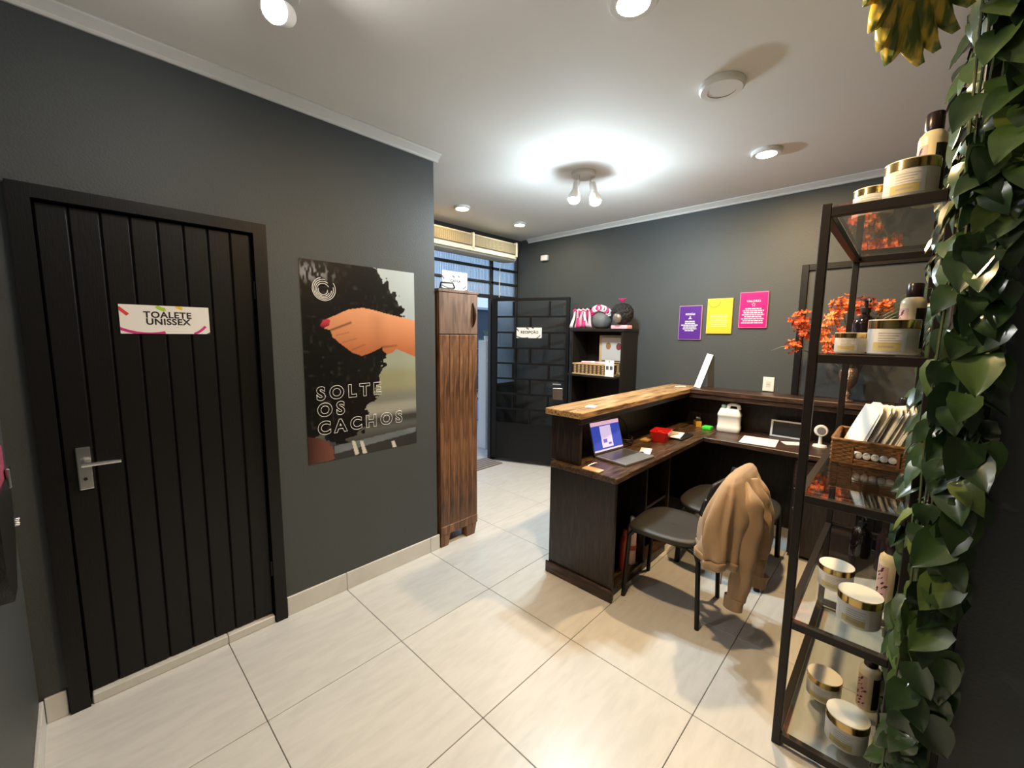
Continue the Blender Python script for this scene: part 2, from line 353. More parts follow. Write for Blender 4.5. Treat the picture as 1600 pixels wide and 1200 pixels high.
# ------------------------------------------------------------------ big poster
def srgb(r, g, b): return np.array([((v/255)/12.92 if v/255 <= .04045 else ((v/255+.055)/1.055)**2.4) for v in (r, g, b)])
PX0, PX1, PZ0, PZ1 = .829, 1.515, .806, 1.902
poster = thing('wall_poster', 'large glossy photo poster of curly hair gripped by a hand, on the dark grey wall', 'poster', (PX0, YD, PZ0))
POFF = poster.location
def zuv(zx, zy):
    p = at(440+zx/3.158, 380+zy/3.158, y=YD); return ((p.x-PX0), (p.z-PZ0))
def inpoly(X, Z, poly):
    ins = np.zeros(X.shape, bool); n = len(poly)
    for i in range(n):
        (x1, y1), (x2, y2) = poly[i], poly[(i+1) % n]
        c = ((y1 > Z) != (y2 > Z)) & (X < (x2-x1)*(Z-y1)/((y2-y1) if y2 != y1 else 1e-9)+x1)
        ins ^= c
    return ins
def build_poster():
    NX, NZ = 172, 274
    xs = np.linspace(0, PX1-PX0, NX); zs = np.linspace(0, PZ1-PZ0, NZ)
    X, Z = np.meshgrid(xs, zs)
    rs = np.random.RandomState(3)
    def vnoise(fx, fz, seed):
        r = np.random.RandomState(seed).rand(64, 64); a = X*fx; c = Z*fz
        i = np.floor(a).astype(int); j = np.floor(c).astype(int); fa = a-i; fc = c-j; fa = fa*fa*(3-2*fa); fc = fc*fc*(3-2*fc)
        g = lambda p, q: r[p % 64, q % 64]
        return (g(i, j)*(1-fa)+g(i+1, j)*fa)*(1-fc)+(g(i, j+1)*(1-fa)+g(i+1, j+1)*fa)*fc
    H, Wd = PZ1-PZ0, PX1-PX0; v = Z/H
    def lerp(a, b, t): return a[None, None, :]*(1-t[..., None])+b[None, None, :]*t[..., None]
    # blurred background: pale blue above, olive, grey bands, dark below
    col = lerp(srgb(52, 52, 52), srgb(92, 94, 92), np.clip((v-.06)/.08, 0, 1))
    def step(c, a, e, old): t = np.clip((v-a)/(e-a), 0, 1)[..., None]; return old*(1-t)+c*t
    col = step(srgb(60, 62, 60), .13, .16, col); col = step(srgb(150, 150, 140), .18, .22, col)
    col = step(srgb(120, 122, 112), .25, .28, col); col = step(srgb(142, 142, 112), .30, .36, col)
    col = step(srgb(150, 158, 140), .42, .50, col); col = step(srgb(172, 184, 186), .56, .66, col); col = step(srgb(188, 200, 204), .8, 1, col)
    col = col*(.94+.12*vnoise(9, 5, 1))[..., None]
    # hair
    wx = (vnoise(38, 38, 5)-.5)*.055+(vnoise(90, 90, 6)-.5)*.045; wz = (vnoise(38, 38, 8)-.5)*.05
    hair = [zuv(*p) for p in [(-30, -30), (430, 60), (470, 140), (520, 200), (560, 265), (592, 330), (600, 370), (560, 400), (540, 480), (515, 560), (510, 610), (488, 650), (470, 700), (462, 760), (420, 800), (430, 850), (400, 930), (330, 985), (270, 990), (240, 960), (20, 960)]]
    ih = inpoly(X+wx, Z+wz, hair)
    strand = vnoise(70, 26, 9)*vnoise(30, 60, 10)+.25*np.clip(np.sin(60*(X+wx*3)+40*wz*10)*np.sin(52*(Z+wz*3)+300*wx), 0, 1)*vnoise(8, 8, 14)
    hcol = lerp(srgb(9, 8, 8), srgb(52, 48, 48), np.clip((strand-.38)*2.2, 0, 1))
    gl = np.clip(1-np.hypot((X-.06)/.16, (Z-1.03)/.07), 0, 1); hcol = hcol + (gl*np.clip((vnoise(110, 45, 11)-.45)*4, 0, 1))[..., None]*srgb(160, 160, 165)
    col = np.where(ih[..., None], hcol, col)
    # shoulder, fabric straps
    sk = [zuv(*p) for p in [(125, 955), (185, 965), (235, 985), (262, 1030), (262, 1062), (120, 1110)]]
    col = np.where(inpoly(X+wx*.2, Z+wz*.2, sk)[..., None], lerp(srgb(58, 32, 28), srgb(120, 74, 62), np.clip(X/.14, 0, 1)), col)
    fb_ = [zuv(*p) for p in [(262, 1000), (330, 985), (470, 950), (660, 905), (660, 930), (262, 1040)]]
    col = np.where(inpoly(X, Z, fb_)[..., None], srgb(104, 112, 116)[None, None, :]*(.8+.4*vnoise(14, 20, 20))[..., None], col)
    for sx in (345, 385, 540):
        st = [zuv(*p) for p in [(sx, 975), (sx+16, 975), (sx+38, 1038), (sx+18, 1046)]]
        col = np.where(inpoly(X, Z, st)[..., None], srgb(205, 200, 190)[None, None, :]*np.ones_like(X)[..., None], col)
    # hand and forearm
    hand = [zuv(*p) for p in [(188, 406), (205, 380), (240, 366), (330, 326), (400, 319), (450, 329), (510, 346), (662, 384), (662, 563), (600, 535), (562, 521), (548, 540), (520, 548), (497, 530), (495, 513), (440, 541), (395, 556), (350, 541), (285, 492), (250, 462), (240, 428), (205, 420)]]
    ihd = inpoly(X, Z, hand)
    hx, hz = zuv(400, 330); tt = np.clip((hz-Z)/.24, 0, 1)
    hc = lerp(srgb(226, 160, 118), srgb(176, 104, 64), tt)
    kn = zuv(330, 430); shade = np.clip(1-np.hypot((X-kn[0])/.05, (Z-kn[1])/.03), 0, 1)*.35
    def crease(p, q, wd, amt):
        (x1, z1), (x2, z2) = zuv(*p), zuv(*q); dx, dz = x2-x1, z2-z1; t = np.clip(((X-x1)*dx+(Z-z1)*dz)/(dx*dx+dz*dz), 0, 1)
        return amt*np.clip(1-np.hypot(X-x1-t*dx, Z-z1-t*dz)/wd, 0, 1)
    dark = crease((245, 428), (340, 392), .010, .75)+crease((270, 455), (330, 440), .006, .35)+crease((300, 490), (370, 470), .006, .35)+crease((350, 525), (410, 500), .007, .35)+crease((470, 380), (480, 520), .07, .16)+crease((495, 513), (565, 505), .01, .5)
    hc = hc*(1-np.clip(dark, 0, .8))[..., None]
    col = np.where(ihd[..., None], hc, col)
    nail = [zuv(*p) for p in [(187, 407), (203, 380), (222, 372), (238, 380), (236, 404), (206, 419)]]
    col = np.where(inpoly(X, Z, nail)[..., None], lerp(srgb(120, 14, 34), srgb(190, 60, 80), np.clip((Z-zuv(210, 415)[1])/.03, 0, 1)), col)
    verts = [(x+0.0, -.0022, z) for z in zs for x in xs]
    faces = [(j*NX+i, j*NX+i+1, (j+1)*NX+i+1, (j+1)*NX+i) for j in range(NZ-1) for i in range(NX-1)]
    me = bpy.data.meshes.new('print'); me.from_pydata(verts, [], faces)
    ca = me.color_attributes.new('ink', 'FLOAT_COLOR', 'POINT')
    ca.data.foreach_set('color', np.concatenate([col.reshape(-1, 3), np.ones((NX*NZ, 1))], 1).astype(np.float32).ravel())
    return me
pm, nt, bb = nodes('poster_print'); an = nt.nodes.new('ShaderNodeAttribute'); an.attribute_name = 'ink'
nt.links.new(an.outputs['Color'], bb.inputs['Base Color']); bb.inputs['Roughness'].default_value = .3
link('print', build_poster(), pm, poster)
MB(POFF).box(PX0, PX1, YD-.002, YD-.0003, PZ0, PZ1).build('backing_sheet', M_BLACK, poster)
M_WINK = mat('white_ink', (.85, .85, .83), .5)
def pz(zx, zy): p = at(440+zx/3.158, 380+zy/3.158, y=YD); return p.x-PX0, p.z-PZ0
for body, a, z_ in (('SOLTE', (172, 748), 736), ('OS', (176, 830), 823), ('CACHOS', (178, 920), 915)):
    x_, zz = pz(*a)
    text('lettering', body, .098, face_negY(x_, -.0032, zz), M_WINK, poster, outline=.0015, align='LEFT', spacing=1.5, bold=.004)
x_, zz = pz(208, 226)
sw = []
for k in range(5):
    r_ = .063-.0092*k
    sw += arc(-.0015*k, -.0015*k, r_, .0034, 105-k*25, 395-k*20 if k < 4 else 520, (-1, 1, -1, 1), 36)
flat('swirl_logo', sw, M_WINK, poster, face_negY(x_, -.0026, zz))

# ------------------------------------------------------------------ window wall and street door
win = struct(bpy.data.objects.new('window_1', None)); COL.objects.link(win)
M_FRAME = mat('charcoal_window_steel', (.02, .022, .026), .45)
M_RIB = None
def ribbed():
    m, nt, b = nodes('ribbed_frosted_glass'); L = nt.links
    b.inputs['Base Color'].default_value = (.80, .90, .97, 1); b.inputs['Transmission Weight'].default_value = .92; b.inputs['Roughness'].default_value = .38; b.inputs['IOR'].default_value = 1.25
    tc = nt.nodes.new('ShaderNodeTexCoord'); wv = nt.nodes.new('ShaderNodeTexWave'); wv.inputs['Scale'].default_value = 14; wv.bands_direction = 'X'
    L.new(tc.outputs['Object'], wv.inputs['Vector']); bp = nt.nodes.new('ShaderNodeBump'); bp.inputs['Strength'].default_value = .5; bp.inputs['Distance'].default_value = .02
    L.new(wv.outputs['Fac'], bp.inputs['Height']); L.new(bp.outputs[0], b.inputs['Normal']); return m
M_RIB = ribbed()
HX = 3.43
wb = MB(); wb.box(XC, 2.32, YW, YW+.12, 0, ZC); wb.box(2.32, XP, YW, YW+.12, 2.52, ZC)
struct(wb.build('wall_street_side', mat('brown_lintel_paint', (.045, .04, .036), .6)))
def bar(x0, x1, z0, z1): MB().box(x0, x1, YW+.03, YW+.075, z0, z1, b=.003).build('window_bar', M_FRAME, win)
for z_ in (2.126, 2.29): bar(2.32, XP, z_-.014, z_+.014)
bar(2.32, XP, 1.945, 1.985); bar(HX-.018, HX+.018, 1.985, 2.52); bar(2.32, 2.36, 0, 2.52); bar(HX-.03, HX+.03, 0, 1.945); bar(XP-.03, XP, 0, 2.52)
for a, c in ((2.36, HX-.018), (HX+.018, XP-.03)):
    for z0, z1 in ((1.985, 2.112), (2.14, 2.276), (2.304, 2.52)):
        MB((a, 0, z0)).box(a, c, YW+.048, YW+.054, z0, z1).build('pane', M_RIB, win, loc=(a, 0, z0))
MB().box(HX+.03, XP-.03, YW+.048, YW+.054, .92, 1.945).build('pane', M_RIB, win)
MB().box(HX+.03, XP-.03, YW+.04, YW+.07, 0, .90).build('lower_panel', M_FRAME, win)
bar(HX+.03, XP-.03, .89, .93)
# brick-pattern gate leaf, swung into the room
gA, gB = Vector((3.405, 3.545, 0)), Vector((3.765, 2.70, 0)); gl_ = (gB-gA).length; ga = math.atan2(gB.y-gA.y, gB.x-gA.x)
gate = thing('glazed_gate', 'black steel door leaf with brick-pattern glass panes standing open by the window', 'door', gA, ga)
GZ0, GZ1, GM = .045, 1.935, .475
b = MB(); b.box(0, .055, -.02, .02, GZ0, GZ1, b=.003); b.box(gl_-.04, gl_, -.02, .02, GZ0, GZ1, b=.003); b.box(.055, gl_-.04, -.02, .02, GZ1-.03, GZ1); b.build('leaf_frame', M_BLACKM, gate)
MB().box(.055, gl_-.04, -.012, .012, GZ0, GM, b=.003).build('kick_panel', M_BLACKM, gate)
rows = 8; rh = (GZ1-.03-GM)/rows; gx0, gx1 = .055, gl_-.04; gw = gx1-gx0
for i in range(rows+1):
    z_ = GM+i*rh
    if i < rows: MB().box(gx0, gx1, -.012, .012, z_-.010, z_+.010).build('course_bar', M_BLACKM, gate)
    if i == rows: break
    cuts = [.25, .77] if (rows-1-i) % 2 == 0 else [.5]
    xs_ = [gx0]+[gx0+gw*c for c in cuts]+[gx1]
    for c in xs_[1:-1]: MB().box(c-.010, c+.010, -.012, .012, z_+.010, z_+rh-.010).build('joint_bar', M_BLACKM, gate)
    for p, q in zip(xs_, xs_[1:]): MB().box(p+.008, q-.008, -.003, .003, z_+.008, z_+rh-.008).build('pane', M_SMOKE, gate)
MB().tube([(gl_-.07, -.02, .98), (gl_-.07, -.06, .98), (gl_-.16, -.06, .98)], .009).build('handle', M_CHROME, gate, smooth=40)
MB().box(gl_-.17, gl_-.05, -.022, -.012, .80, .93, b=.003).build('lock_plate', M_CHROME, gate)
# local matrix for a sign on the room-facing side of the leaf
gm = Matrix.Translation(gA) @ Matrix.Rotation(ga, 4, 'Z') @ face_negY(0, 0, 0)
colour_sign('reception_sign', 'white RECEPÇÃO sign fixed to the brick-pattern glass door', .30, .118, gm @ Matrix.Translation((.455, 1.545, .0125)), ['RECEPÇÃO'], .040, mono=True)
# air curtain
ac = thing('air_curtain', 'long cream air curtain unit with two grilles above the street door', 'air curtain', (2.96, 3.54, 2.35))
M_CREAM = mat('cream_enamel', (.60, .58, .50), .4); M_MESH = mat('grille_mesh', (.15, .14, .10), .5)
AO = (2.96, 3.54, 2.35)
pf = [(3.54, 2.36), (3.54, 2.565), (3.38, 2.565), (3.35, 2.555), (3.335, 2.53), (3.325, 2.46), (3.335, 2.39), (3.36, 2.36), (3.42, 2.35)]
MB(AO).prism(pf, 2.34, 3.58, Matrix(((0, 0, 1, 0), (1, 0, 0, 0), (0, 1, 0, 0), (0, 0, 0, 1)))).build('housing', M_CREAM, ac)
for a, c in ((2.36, 2.895), (2.925, 3.545)):
    g = MB(AO); g.box(a, c, 3.318, 3.345, 2.425, 2.535, b=.004); g.build('grille', M_MESH, ac)
    h = MB(AO); k = a+.012
    while k < c-.01: h.box(k-.0018, k+.0018, 3.313, 3.319, 2.43, 2.53); k += .0115
    for zz in np.arange(2.436, 2.53, .0125): h.box(a+.004, c-.004, 3.3135, 3.3185, zz-.0012, zz+.0012)
    o = h.build('grille_wires', mat('grille_wire', (.33, .31, .23), .5), ac); o['kind'] = 'stuff'
for x_ in (2.35, 2.91, 3.562): MB(AO).box(x_-.012, x_+.014, 3.312, 3.36, 2.40, 2.56, b=.005).build('rib', M_CREAM, ac)
MB(AO).box(2.36, 3.55, 3.322, 3.36, 2.375, 2.41, b=.006).build('outlet_lip', M_CREAM, ac)
tag(MB().tube([(3.50, 3.52, 2.40), (3.503, 3.535, 2.2), (3.50, 3.535, 1.96)], .0045, 6).build('power_cable', M_WHITE, smooth=40), 'thin white cable hanging from the air curtain to the door head', 'cable')
tag(MB().box(2.55, 3.40, 3.36, 3.66, .0005, .012, b=.004).build('door_mat', None), 'grey brown striped doormat at the street door', 'mat')
mm, nt, bb = nodes('striped_mat'); wv = nt.nodes.new('ShaderNodeTexWave'); wv.inputs['Scale'].default_value = 6; wv.bands_direction = 'Y'; wv.inputs['Distortion'].default_value = 1.5
tc = nt.nodes.new('ShaderNodeTexCoord'); cr = nt.nodes.new('ShaderNodeValToRGB'); cr.color_ramp.elements[0].color = (.11, .09, .085, 1); cr.color_ramp.elements[1].color = (.32, .29, .27, 1)
nt.links.new(tc.outputs['Object'], wv.inputs['Vector']); nt.links.new(wv.outputs['Fac'], cr.inputs[0]); nt.links.new(cr.outputs[0], bb.inputs['Base Color']); bb.inputs['Roughness'].default_value = .9
bpy.data.objects['door_mat'].data.materials.append(mm)
# street outside
struct(MB().box(-2, 12, YW+.02, 14, -.06, -.004).build('pavement', mat('pavement', (.42, .43, .44), .9, noise=.2, nscale=6)))
M_FAC = mat('slate_blue_facade', (.06, .075, .10), .8, noise=.1, nscale=2)
fz = at(750, 484, y=8.6).z
fac = thing('street_building', 'slate blue building across the street seen past the wardrobe', 'building', (9, 8.6, 0))
MB((9, 8.6, 0)).box(3, 16, 8.6, 9, 0, fz).build('facade', M_FAC, fac)
MB((9, 8.6, 0)).box(3, 16, 8.5, 9.05, fz, fz+.06).build('coping', mat('pale_coping', (.45, .5, .56), .7), fac)
b = MB(); hr = random.Random(5); HO = Vector((5.1, 5.6, 0))
hz = at(750, 545, y=5.6).z
for k in range(1500):
    p = Vector((hr.uniform(4.2, 6.4), hr.gauss(5.6, .14), hr.uniform(.32, hz))); a = Vector((hr.uniform(-1, 1), hr.uniform(-1, 1), hr.uniform(-.6, 1))).normalized(); c = a.cross(Vector((0, 0, 1))).normalized()
    s_ = hr.uniform(.03, .06); b._add([p-c*s_*.4, p+a*s_, p+c*s_*.4, p-a*s_*.6], [(0, 1, 2, 3)])
hedge = thing('street_hedge', 'bluish hedge outside the street door', 'hedge', HO)
b2 = MB(HO); b2.bm.free(); b2.bm = b.bm
for v in b2.bm.verts: v.co -= HO
b2.build('foliage', mat('hedge_leaf', (.10, .13, .16), .6, noise=.6, nscale=5), hedge)['kind'] = 'stuff'
MB(HO).box(4.2, 6.4, 5.4, 5.8, 0, .34, b=.02).build('planter_wall', mat('sky_blue_paint', (.22, .38, .66), .7), hedge)
pA = at(759, 600, y=3.95).x; pB = at(771, 600, y=3.95).x
pz_ = at(764, 532, y=3.95).z
tag(MB().box(pA, pB, 3.95, 4.1, -.004, pz_, b=.006).build('gate_post', mat('white_post_paint', (.62, .63, .62), .7)), 'white masonry post just outside the street door', 'post')
def small_pot(x, y, z, label, s_=1):
    t = thing('potted_succulent', label, 'plant', (x, y, z))
    MB().lathe([(.028*s_, 0), (.038*s_, .06*s_), (.034*s_, .062*s_)], 14).build('pot', M_WHITE, t, smooth=40)
    lb = MB()
    for k in range(10):
        a = k*.63; lb.tube([(0, 0, .05*s_), (.02*s_*math.cos(a), .02*s_*math.sin(a), .10*s_), ((.03+.004*k)*s_*math.cos(a), (.03+.004*k)*s_*math.sin(a), (.13+.004*k)*s_)], [.006*s_, .007*s_, .001], 5)
    lb.build('leaves', mat('succulent_green', (.16, .28, .15), .5), t, smooth=60)
small_pot((pA+pB)/2, 4.02, pz_+.001, 'small potted plant on the white gate post outside', .9)
MB(HO).box(4.2, 6.4, 5.45, 5.75, hz-.02, hz, b=.005).build('ledge_board', M_FRAME, hedge)
q = at(752, 532, y=5.6); small_pot(q.x, 5.6, hz+.001, 'small potted plant on the ledge above the outdoor hedge', 1.3)

# ------------------------------------------------------------------ wardrobe at the end of the door wall
CX0, CX1, CY0, CY1, CZ = 1.695, 2.045, 2.285, 3.05, 1.825
wd = thing('wardrobe', 'tall brown wooden cabinet at the end of the dark grey wall', 'cabinet', (CX0, CY0, 0)); WO = (CX0, CY0, 0)
MB(WO).box(CX0, CX1, CY0+.016, CY1, .10, CZ-.02).build('carcass', M_WARD, wd)
MB(WO).box(CX0-.004, CX1+.006, CY0-.004, CY1, CZ-.02, CZ, b=.003).build('top_board', M_WARD2, wd)
zj = 1.52
up = MB(WO).box(CX0+.003, CX1-.003, CY0, CY0+.016, zj+.003, CZ-.022, b=.002).build('upper_panel', M_WARD2, wd)
MB(WO).tube([(CX1-.05, CY0-.004, 1.575), (CX1-.043, CY0-.012, 1.62), (CX1-.042, CY0-.014, 1.66), (CX1-.043, CY0-.012, 1.70), (CX1-.05, CY0-.004, 1.745)], [.004, .010, .012, .010, .004], 8).build('handle', mat('dark_wood_handle', (.03, .012, .008), .4), up, smooth=60)
pwid = (CX1-CX0-.006)/4
for k in range(4): MB((CX0+.003+pwid*(k+.5), CY0, .8)).box(CX0+.003+pwid*k+.0008, CX0+.003+pwid*(k+1)-.0008, CY0, CY0+.016, .12, zj-.003, b=.003).build('plank', M_WARD, wd, loc=(pwid*(k+.5)+.003, 0, .8))
MB(WO).box(CX0+.003, CX1-.003, CY0-.004, CY0+.02, .085, .15, b=.004).build('plinth', M_WARD, wd)
for a, c in ((CX0+.002, CX0+.085), (CX1-.11, CX1-.012)):
    MB(WO).prism([(a, .0), (c-.02, 0), (c, .085), (a, .085)], CY0, CY0+.06, My).build('foot', M_WARD, wd)
for a in (CX0+.01, CX1-.08): MB(WO).box(a, a+.06, CY1-.07, CY1-.01, 0, .10).build('foot', M_WARD, wd)
cs = at(722, 448, y=2.62)
c0 = colour_sign('till_sign', 'white CAIXA sign standing on top of the brown cabinet', .235, .15, face_negY(1.915+.05, 2.45, CZ+.0765), ['CAIXA'], .030, mono=True)
t = thing('packing_strap', 'black looped carrying strap lying on top of the brown cabinet', 'strap', (1.80, 2.33, CZ))
MB().tube([(-.06, 0, .006), (-.05, 0, .045), (.06, .01, .05), (.075, .01, .02), (.06, .01, .006), (-.05, 0, .006)], .006, 6, closed=True).build('loop', M_BLACK, t, smooth=60)
# ------------------------------------------------------------------ ceiling lamps
M_BULB = emit('lit_bulb', (.82, 1, 1.10), BULB_W/(math.pi*4*math.pi*.042**2))
M_WARML = emit('lit_warm_disc', (1, .68, .35), WARM_W/(math.pi*math.pi*.055**2))
M_WARMN = emit('lit_near_warm_disc', (1, .68, .35), .8*WARM_W/(math.pi*math.pi*.055**2))
M_WARMD = emit('lit_dim_warm_disc', (1, .66, .30), 8/(math.pi*math.pi*.055**2))
M_WARM2 = emit('lit_warm_white_disc', (1, .86, .62), .25*WARM_W/(math.pi*math.pi*.055**2))
M_SPOT = emit('lit_spot_face', (1, .97, .95), SPOT_W/(math.pi*math.pi*.03**2*1.6))
M_LWHITE = mat('lamp_white_enamel', (.78, .78, .76), .35)
def cyl_between(mb, a, c, r0, r1, n=16): mb.tube([a, c], [r0, r1], n)
lamp = thing('ceiling_spot_lamp', 'white ceiling lamp with two bright bulbs on swivel holders', 'lamp', (2.567, 1.757, ZC))
LO = Vector((2.567, 1.757, ZC))
MB().lathe([(.0, -.03), (.075, -.03), (.085, -.022), (.085, -.0005)], 28).build('canopy', M_LWHITE, lamp, smooth=40)
for px, py, zz in ((897, 309, 2.475), (930, 312, 2.475)):
    P = at(px, py, z=zz) - LO
    base = Vector((P.x*.55, P.y*.55, -.03)); top = Vector((P.x*.75, P.y*.75, -.085)); dr = (P-top).normalized()
    h = MB(); h.tube([base, base+Vector((0, 0, -.03)), top], .006, 8)
    ho = h.build('swivel_arm', M_LWHITE, lamp, smooth=40)
    s_ = MB(); s_.tube([top-dr*.015, top+dr*.045], [.022, .024], 14); s_.build('bulb_holder', M_LWHITE, lamp, smooth=40)
    bm_ = MB(); C_ = P
    q = Vector((0, 0, 1)).rotation_difference(-dr).to_matrix().to_4x4()
    pr = [(.002, -.042)]+[(.042*math.cos(R(a)), .042*math.sin(R(a))) for a in (-75, -60, -45, -30, -20)]
    bm_.lathe(pr, 16, Matrix.Translation(C_) @ q, capt=False); bo = bm_.build('bulb', M_BULB, lamp, smooth=60)
    bs = MB(); bs.lathe([(.0395, -.01436), (.0410, -.008), (.0421, 0), (.038, .02), (.026, .045), (.02, .06)], 16, Matrix.Translation(C_) @ q, capb=False); bs.build('bulb_collar', M_LWHITE, bo, smooth=60)
def disc_light(px, py, label, mlit, r=.085, face=.055, h=.022):
    p = at(px, py, z=ZC)
    t = thing('ceiling_downlight', label, 'lamp', p)
    MB().lathe([(face, -h), (r-.008, -h), (r, -h+.008), (r, -.0005)], 28, capb=False).build('rim', M_LWHITE, t, smooth=40)
    MB().lathe([(.0005, -h+.002), (face, -h+.002)], 24, capt=False).build('diffuser', mlit, t)
disc_light(1198, 236, 'lit warm orange ceiling downlight near the plant wall', M_WARML)
disc_light(722, 323, 'lit orange ceiling downlight nearest the wardrobe', M_WARMD, .075)
disc_light(812, 349, 'small pale lit ceiling downlight near the air curtain', M_WARM2, .07, .05)
disc_light(990, -4, 'lit orange ceiling downlight cut by the top edge of the photo', M_WARMN)
disc_light(1128, 131, 'unlit round white ceiling light', M_LWHITE, .095, .06, .03)
sp = at(440, -20, z=ZC); spot = thing('ceiling_spotlight', 'white spotlight with glaring lens at the top left of the ceiling', 'lamp', (sp.x, sp.y, ZC)); SO = Vector((sp.x, sp.y, ZC))
P = at(428, 14, z=2.50)-SO
MB().lathe([(0, -.025), (.05, -.025), (.055, -.018), (.055, -.0005)], 24).build('canopy', M_LWHITE, spot, smooth=40)
top = Vector((P.x*.3+.03, P.y*.3+.02, -.09)); dr = (P-top).normalized()
MB().tube([(0, 0, -.02), (0, 0, -.05), top], .007, 8).build('swivel_arm', M_LWHITE, spot, smooth=40)
MB().tube([top-dr*.02, top+dr*.03, P-dr*.004], [.022, .034, .037], 18).build('spot_head', M_LWHITE, spot, smooth=40)
qr = Vector((0, 0, 1)).rotation_difference(dr).to_matrix().to_4x4()
MB().lathe([(.033, -.004), (.034, .004), (.02, .011), (.001, .014)], 18, Matrix.Translation(P) @ qr).build('lens', M_SPOT, spot, smooth=60)

# ------------------------------------------------------------------ reception counter
CO = (2.0, 1.1, 0)
ct = thing('reception_counter', 'dark stained wooden L-shaped reception counter with raised ledge', 'counter', CO)
def cb(name, x0, x1, y0, y1, z0, z1, m, b=.003, parent=None):
    c = Vector(((x0+x1)/2, (y0+y1)/2, (z0+z1)/2)); pl = Vector(CO)+(parent.location if parent else Vector())
    return MB(c).box(x0, x1, y0, y1, z0, z1, b=b).build(name, m, parent or ct, loc=c-pl)
LZ, WZ = 1.08, .75
cb('ledge_board', 1.965, 3.855, 1.31, 1.575, LZ-.038, LZ, M_LEDGE, .004)
cb('ledge_board', 3.60, 3.855, .02, 1.309, LZ-.038, LZ, M_DWOOD_Y, .004)
cb('ledge_apron', 1.985, 3.60, 1.325, 1.345, LZ-.075, LZ-.039, M_DWOOD_X)
cb('ledge_apron', 3.612, 3.63, .04, 1.32, LZ-.075, LZ-.039, M_DWOOD_Y)
cb('end_panel', 2.01, 2.035, 1.345, 1.56, WZ+.001, LZ-.039, M_DWOOD_Z)
cb('end_panel', 2.01, 2.035, 1.10, 1.56, .0, WZ-.036, M_DWOOD_Z)
cb('plinth', 1.994, 2.009, 1.09, 1.575, 0, .075, M_DWOOD_Y, .005)
cb('front_panel', 2.036, 3.85, 1.532, 1.558, 0, LZ-.039, M_DWOOD_Z)
cb('wall_panel', 3.826, 3.85, .05, 1.531, 0, LZ-.039, M_DWOOD_Z)
cb('worktop', 1.972, 3.825, 1.075, 1.531, WZ-.035, WZ, M_WORK, .004)
cb('worktop', 3.30, 3.825, .10, 1.074, WZ-.035, WZ, M_DWOOD_Y, .004)
cb('shelf_board', 2.036, 2.80, 1.115, 1.531, .05, .07, M_DWOOD_X); cb('kick_board', 2.036, 2.80, 1.125, 1.14, 0, .05, M_DWOOD_X)
cb('divider', 2.43, 2.45, 1.115, 1.531, .071, WZ-.036, M_DWOOD_Z); cb('divider', 2.78, 2.80, 1.115, 1.531, .071, WZ-.036, M_DWOOD_Z)
cb('shelf_board', 2.451, 2.779, 1.13, 1.531, .40, .42, M_DWOOD_X)
ped = cb('pedestal', 3.345, 3.825, .12, .485, .02, WZ-.036, M_DWOOD_Z)
dr_ = cb('pedestal_door', 3.325, 3.344, .13, .475, .04, .50, M_DWOOD_Z); cb('drawer_front', 3.325, 3.344, .13, .475, .515, WZ-.05, M_DWOOD_Y)
MB().lathe([(.012, 0), (.010, .012), (.014, .024), (.001, .03)], 14, face_negX(3.325-CO[0], .46-CO[1], .36)).build('lock_knob', M_CHROME, ct, smooth=50)
# small goods kept under the worktop
def bottle_prof(r, h, cap_r, cap_h): return [(r*.92, 0), (r, .006), (r, h*.72), (r*.9, h*.80), (cap_r*1.05, h*.88), (cap_r*1.05, h*.9)], [(cap_r, h*.9), (cap_r, h*.9+cap_h), (cap_r*.9, h*.9+cap_h+.003)]
def simple_bottle(name, label, loc, r, h, mb_, mc, cap_r=None, cap_h=.03, group=None):
    t = thing(name, label, 'bottle', loc, 0, group); bp, cp = bottle_prof(r, h, cap_r or r*.45, cap_h)
    MB().lathe(bp, 18).build('body', mb_, t, smooth=40); MB().lathe(cp, 16).build('cap', mc, t, smooth=40); return t
M_REDB = mat('red_brown_plastic', (.30, .035, .025), .35); M_PINKW = mat('pale_pink_plastic', (.62, .42, .38), .4)
simple_bottle('shampoo_bottle', 'dark red bottle in the niche under the counter end', (2.265, 1.165, .071), .030, .25, M_REDB, M_REDB)
t = simple_bottle('shampoo_bottle', 'pale pink and red bottle in the niche under the counter end', (2.36, 1.165, .071), .030, .31, M_PINKW, M_WHITE)
MB().lathe([(.0326, .10), (.0326, .13)], 18, capb=False, capt=False).build('label_band', M_REDB, t, smooth=40)
simple_bottle('spray_bottle', 'dark red bottle at the back of the niche under the counter end', (2.31, 1.33, .071), .03, .28, M_REDB, M_BLACK)
t = thing('product_box', 'pale printed card box on the shelf under the counter', 'box', (2.54, 1.20, .4205), R(14))
MB().box(-.035, .035, -.02, .02, 0, .17, b=.001).build('carton', mat('pale_carton', (.45, .45, .42), .6), t)
MB().box(-.02, .012, -.0212, -.0202, .03, .07).build('print_block', M_INK, t); MB().box(-.01, .03, -.0212, -.0202, .01, .028).build('print_block', M_DGREY, t)

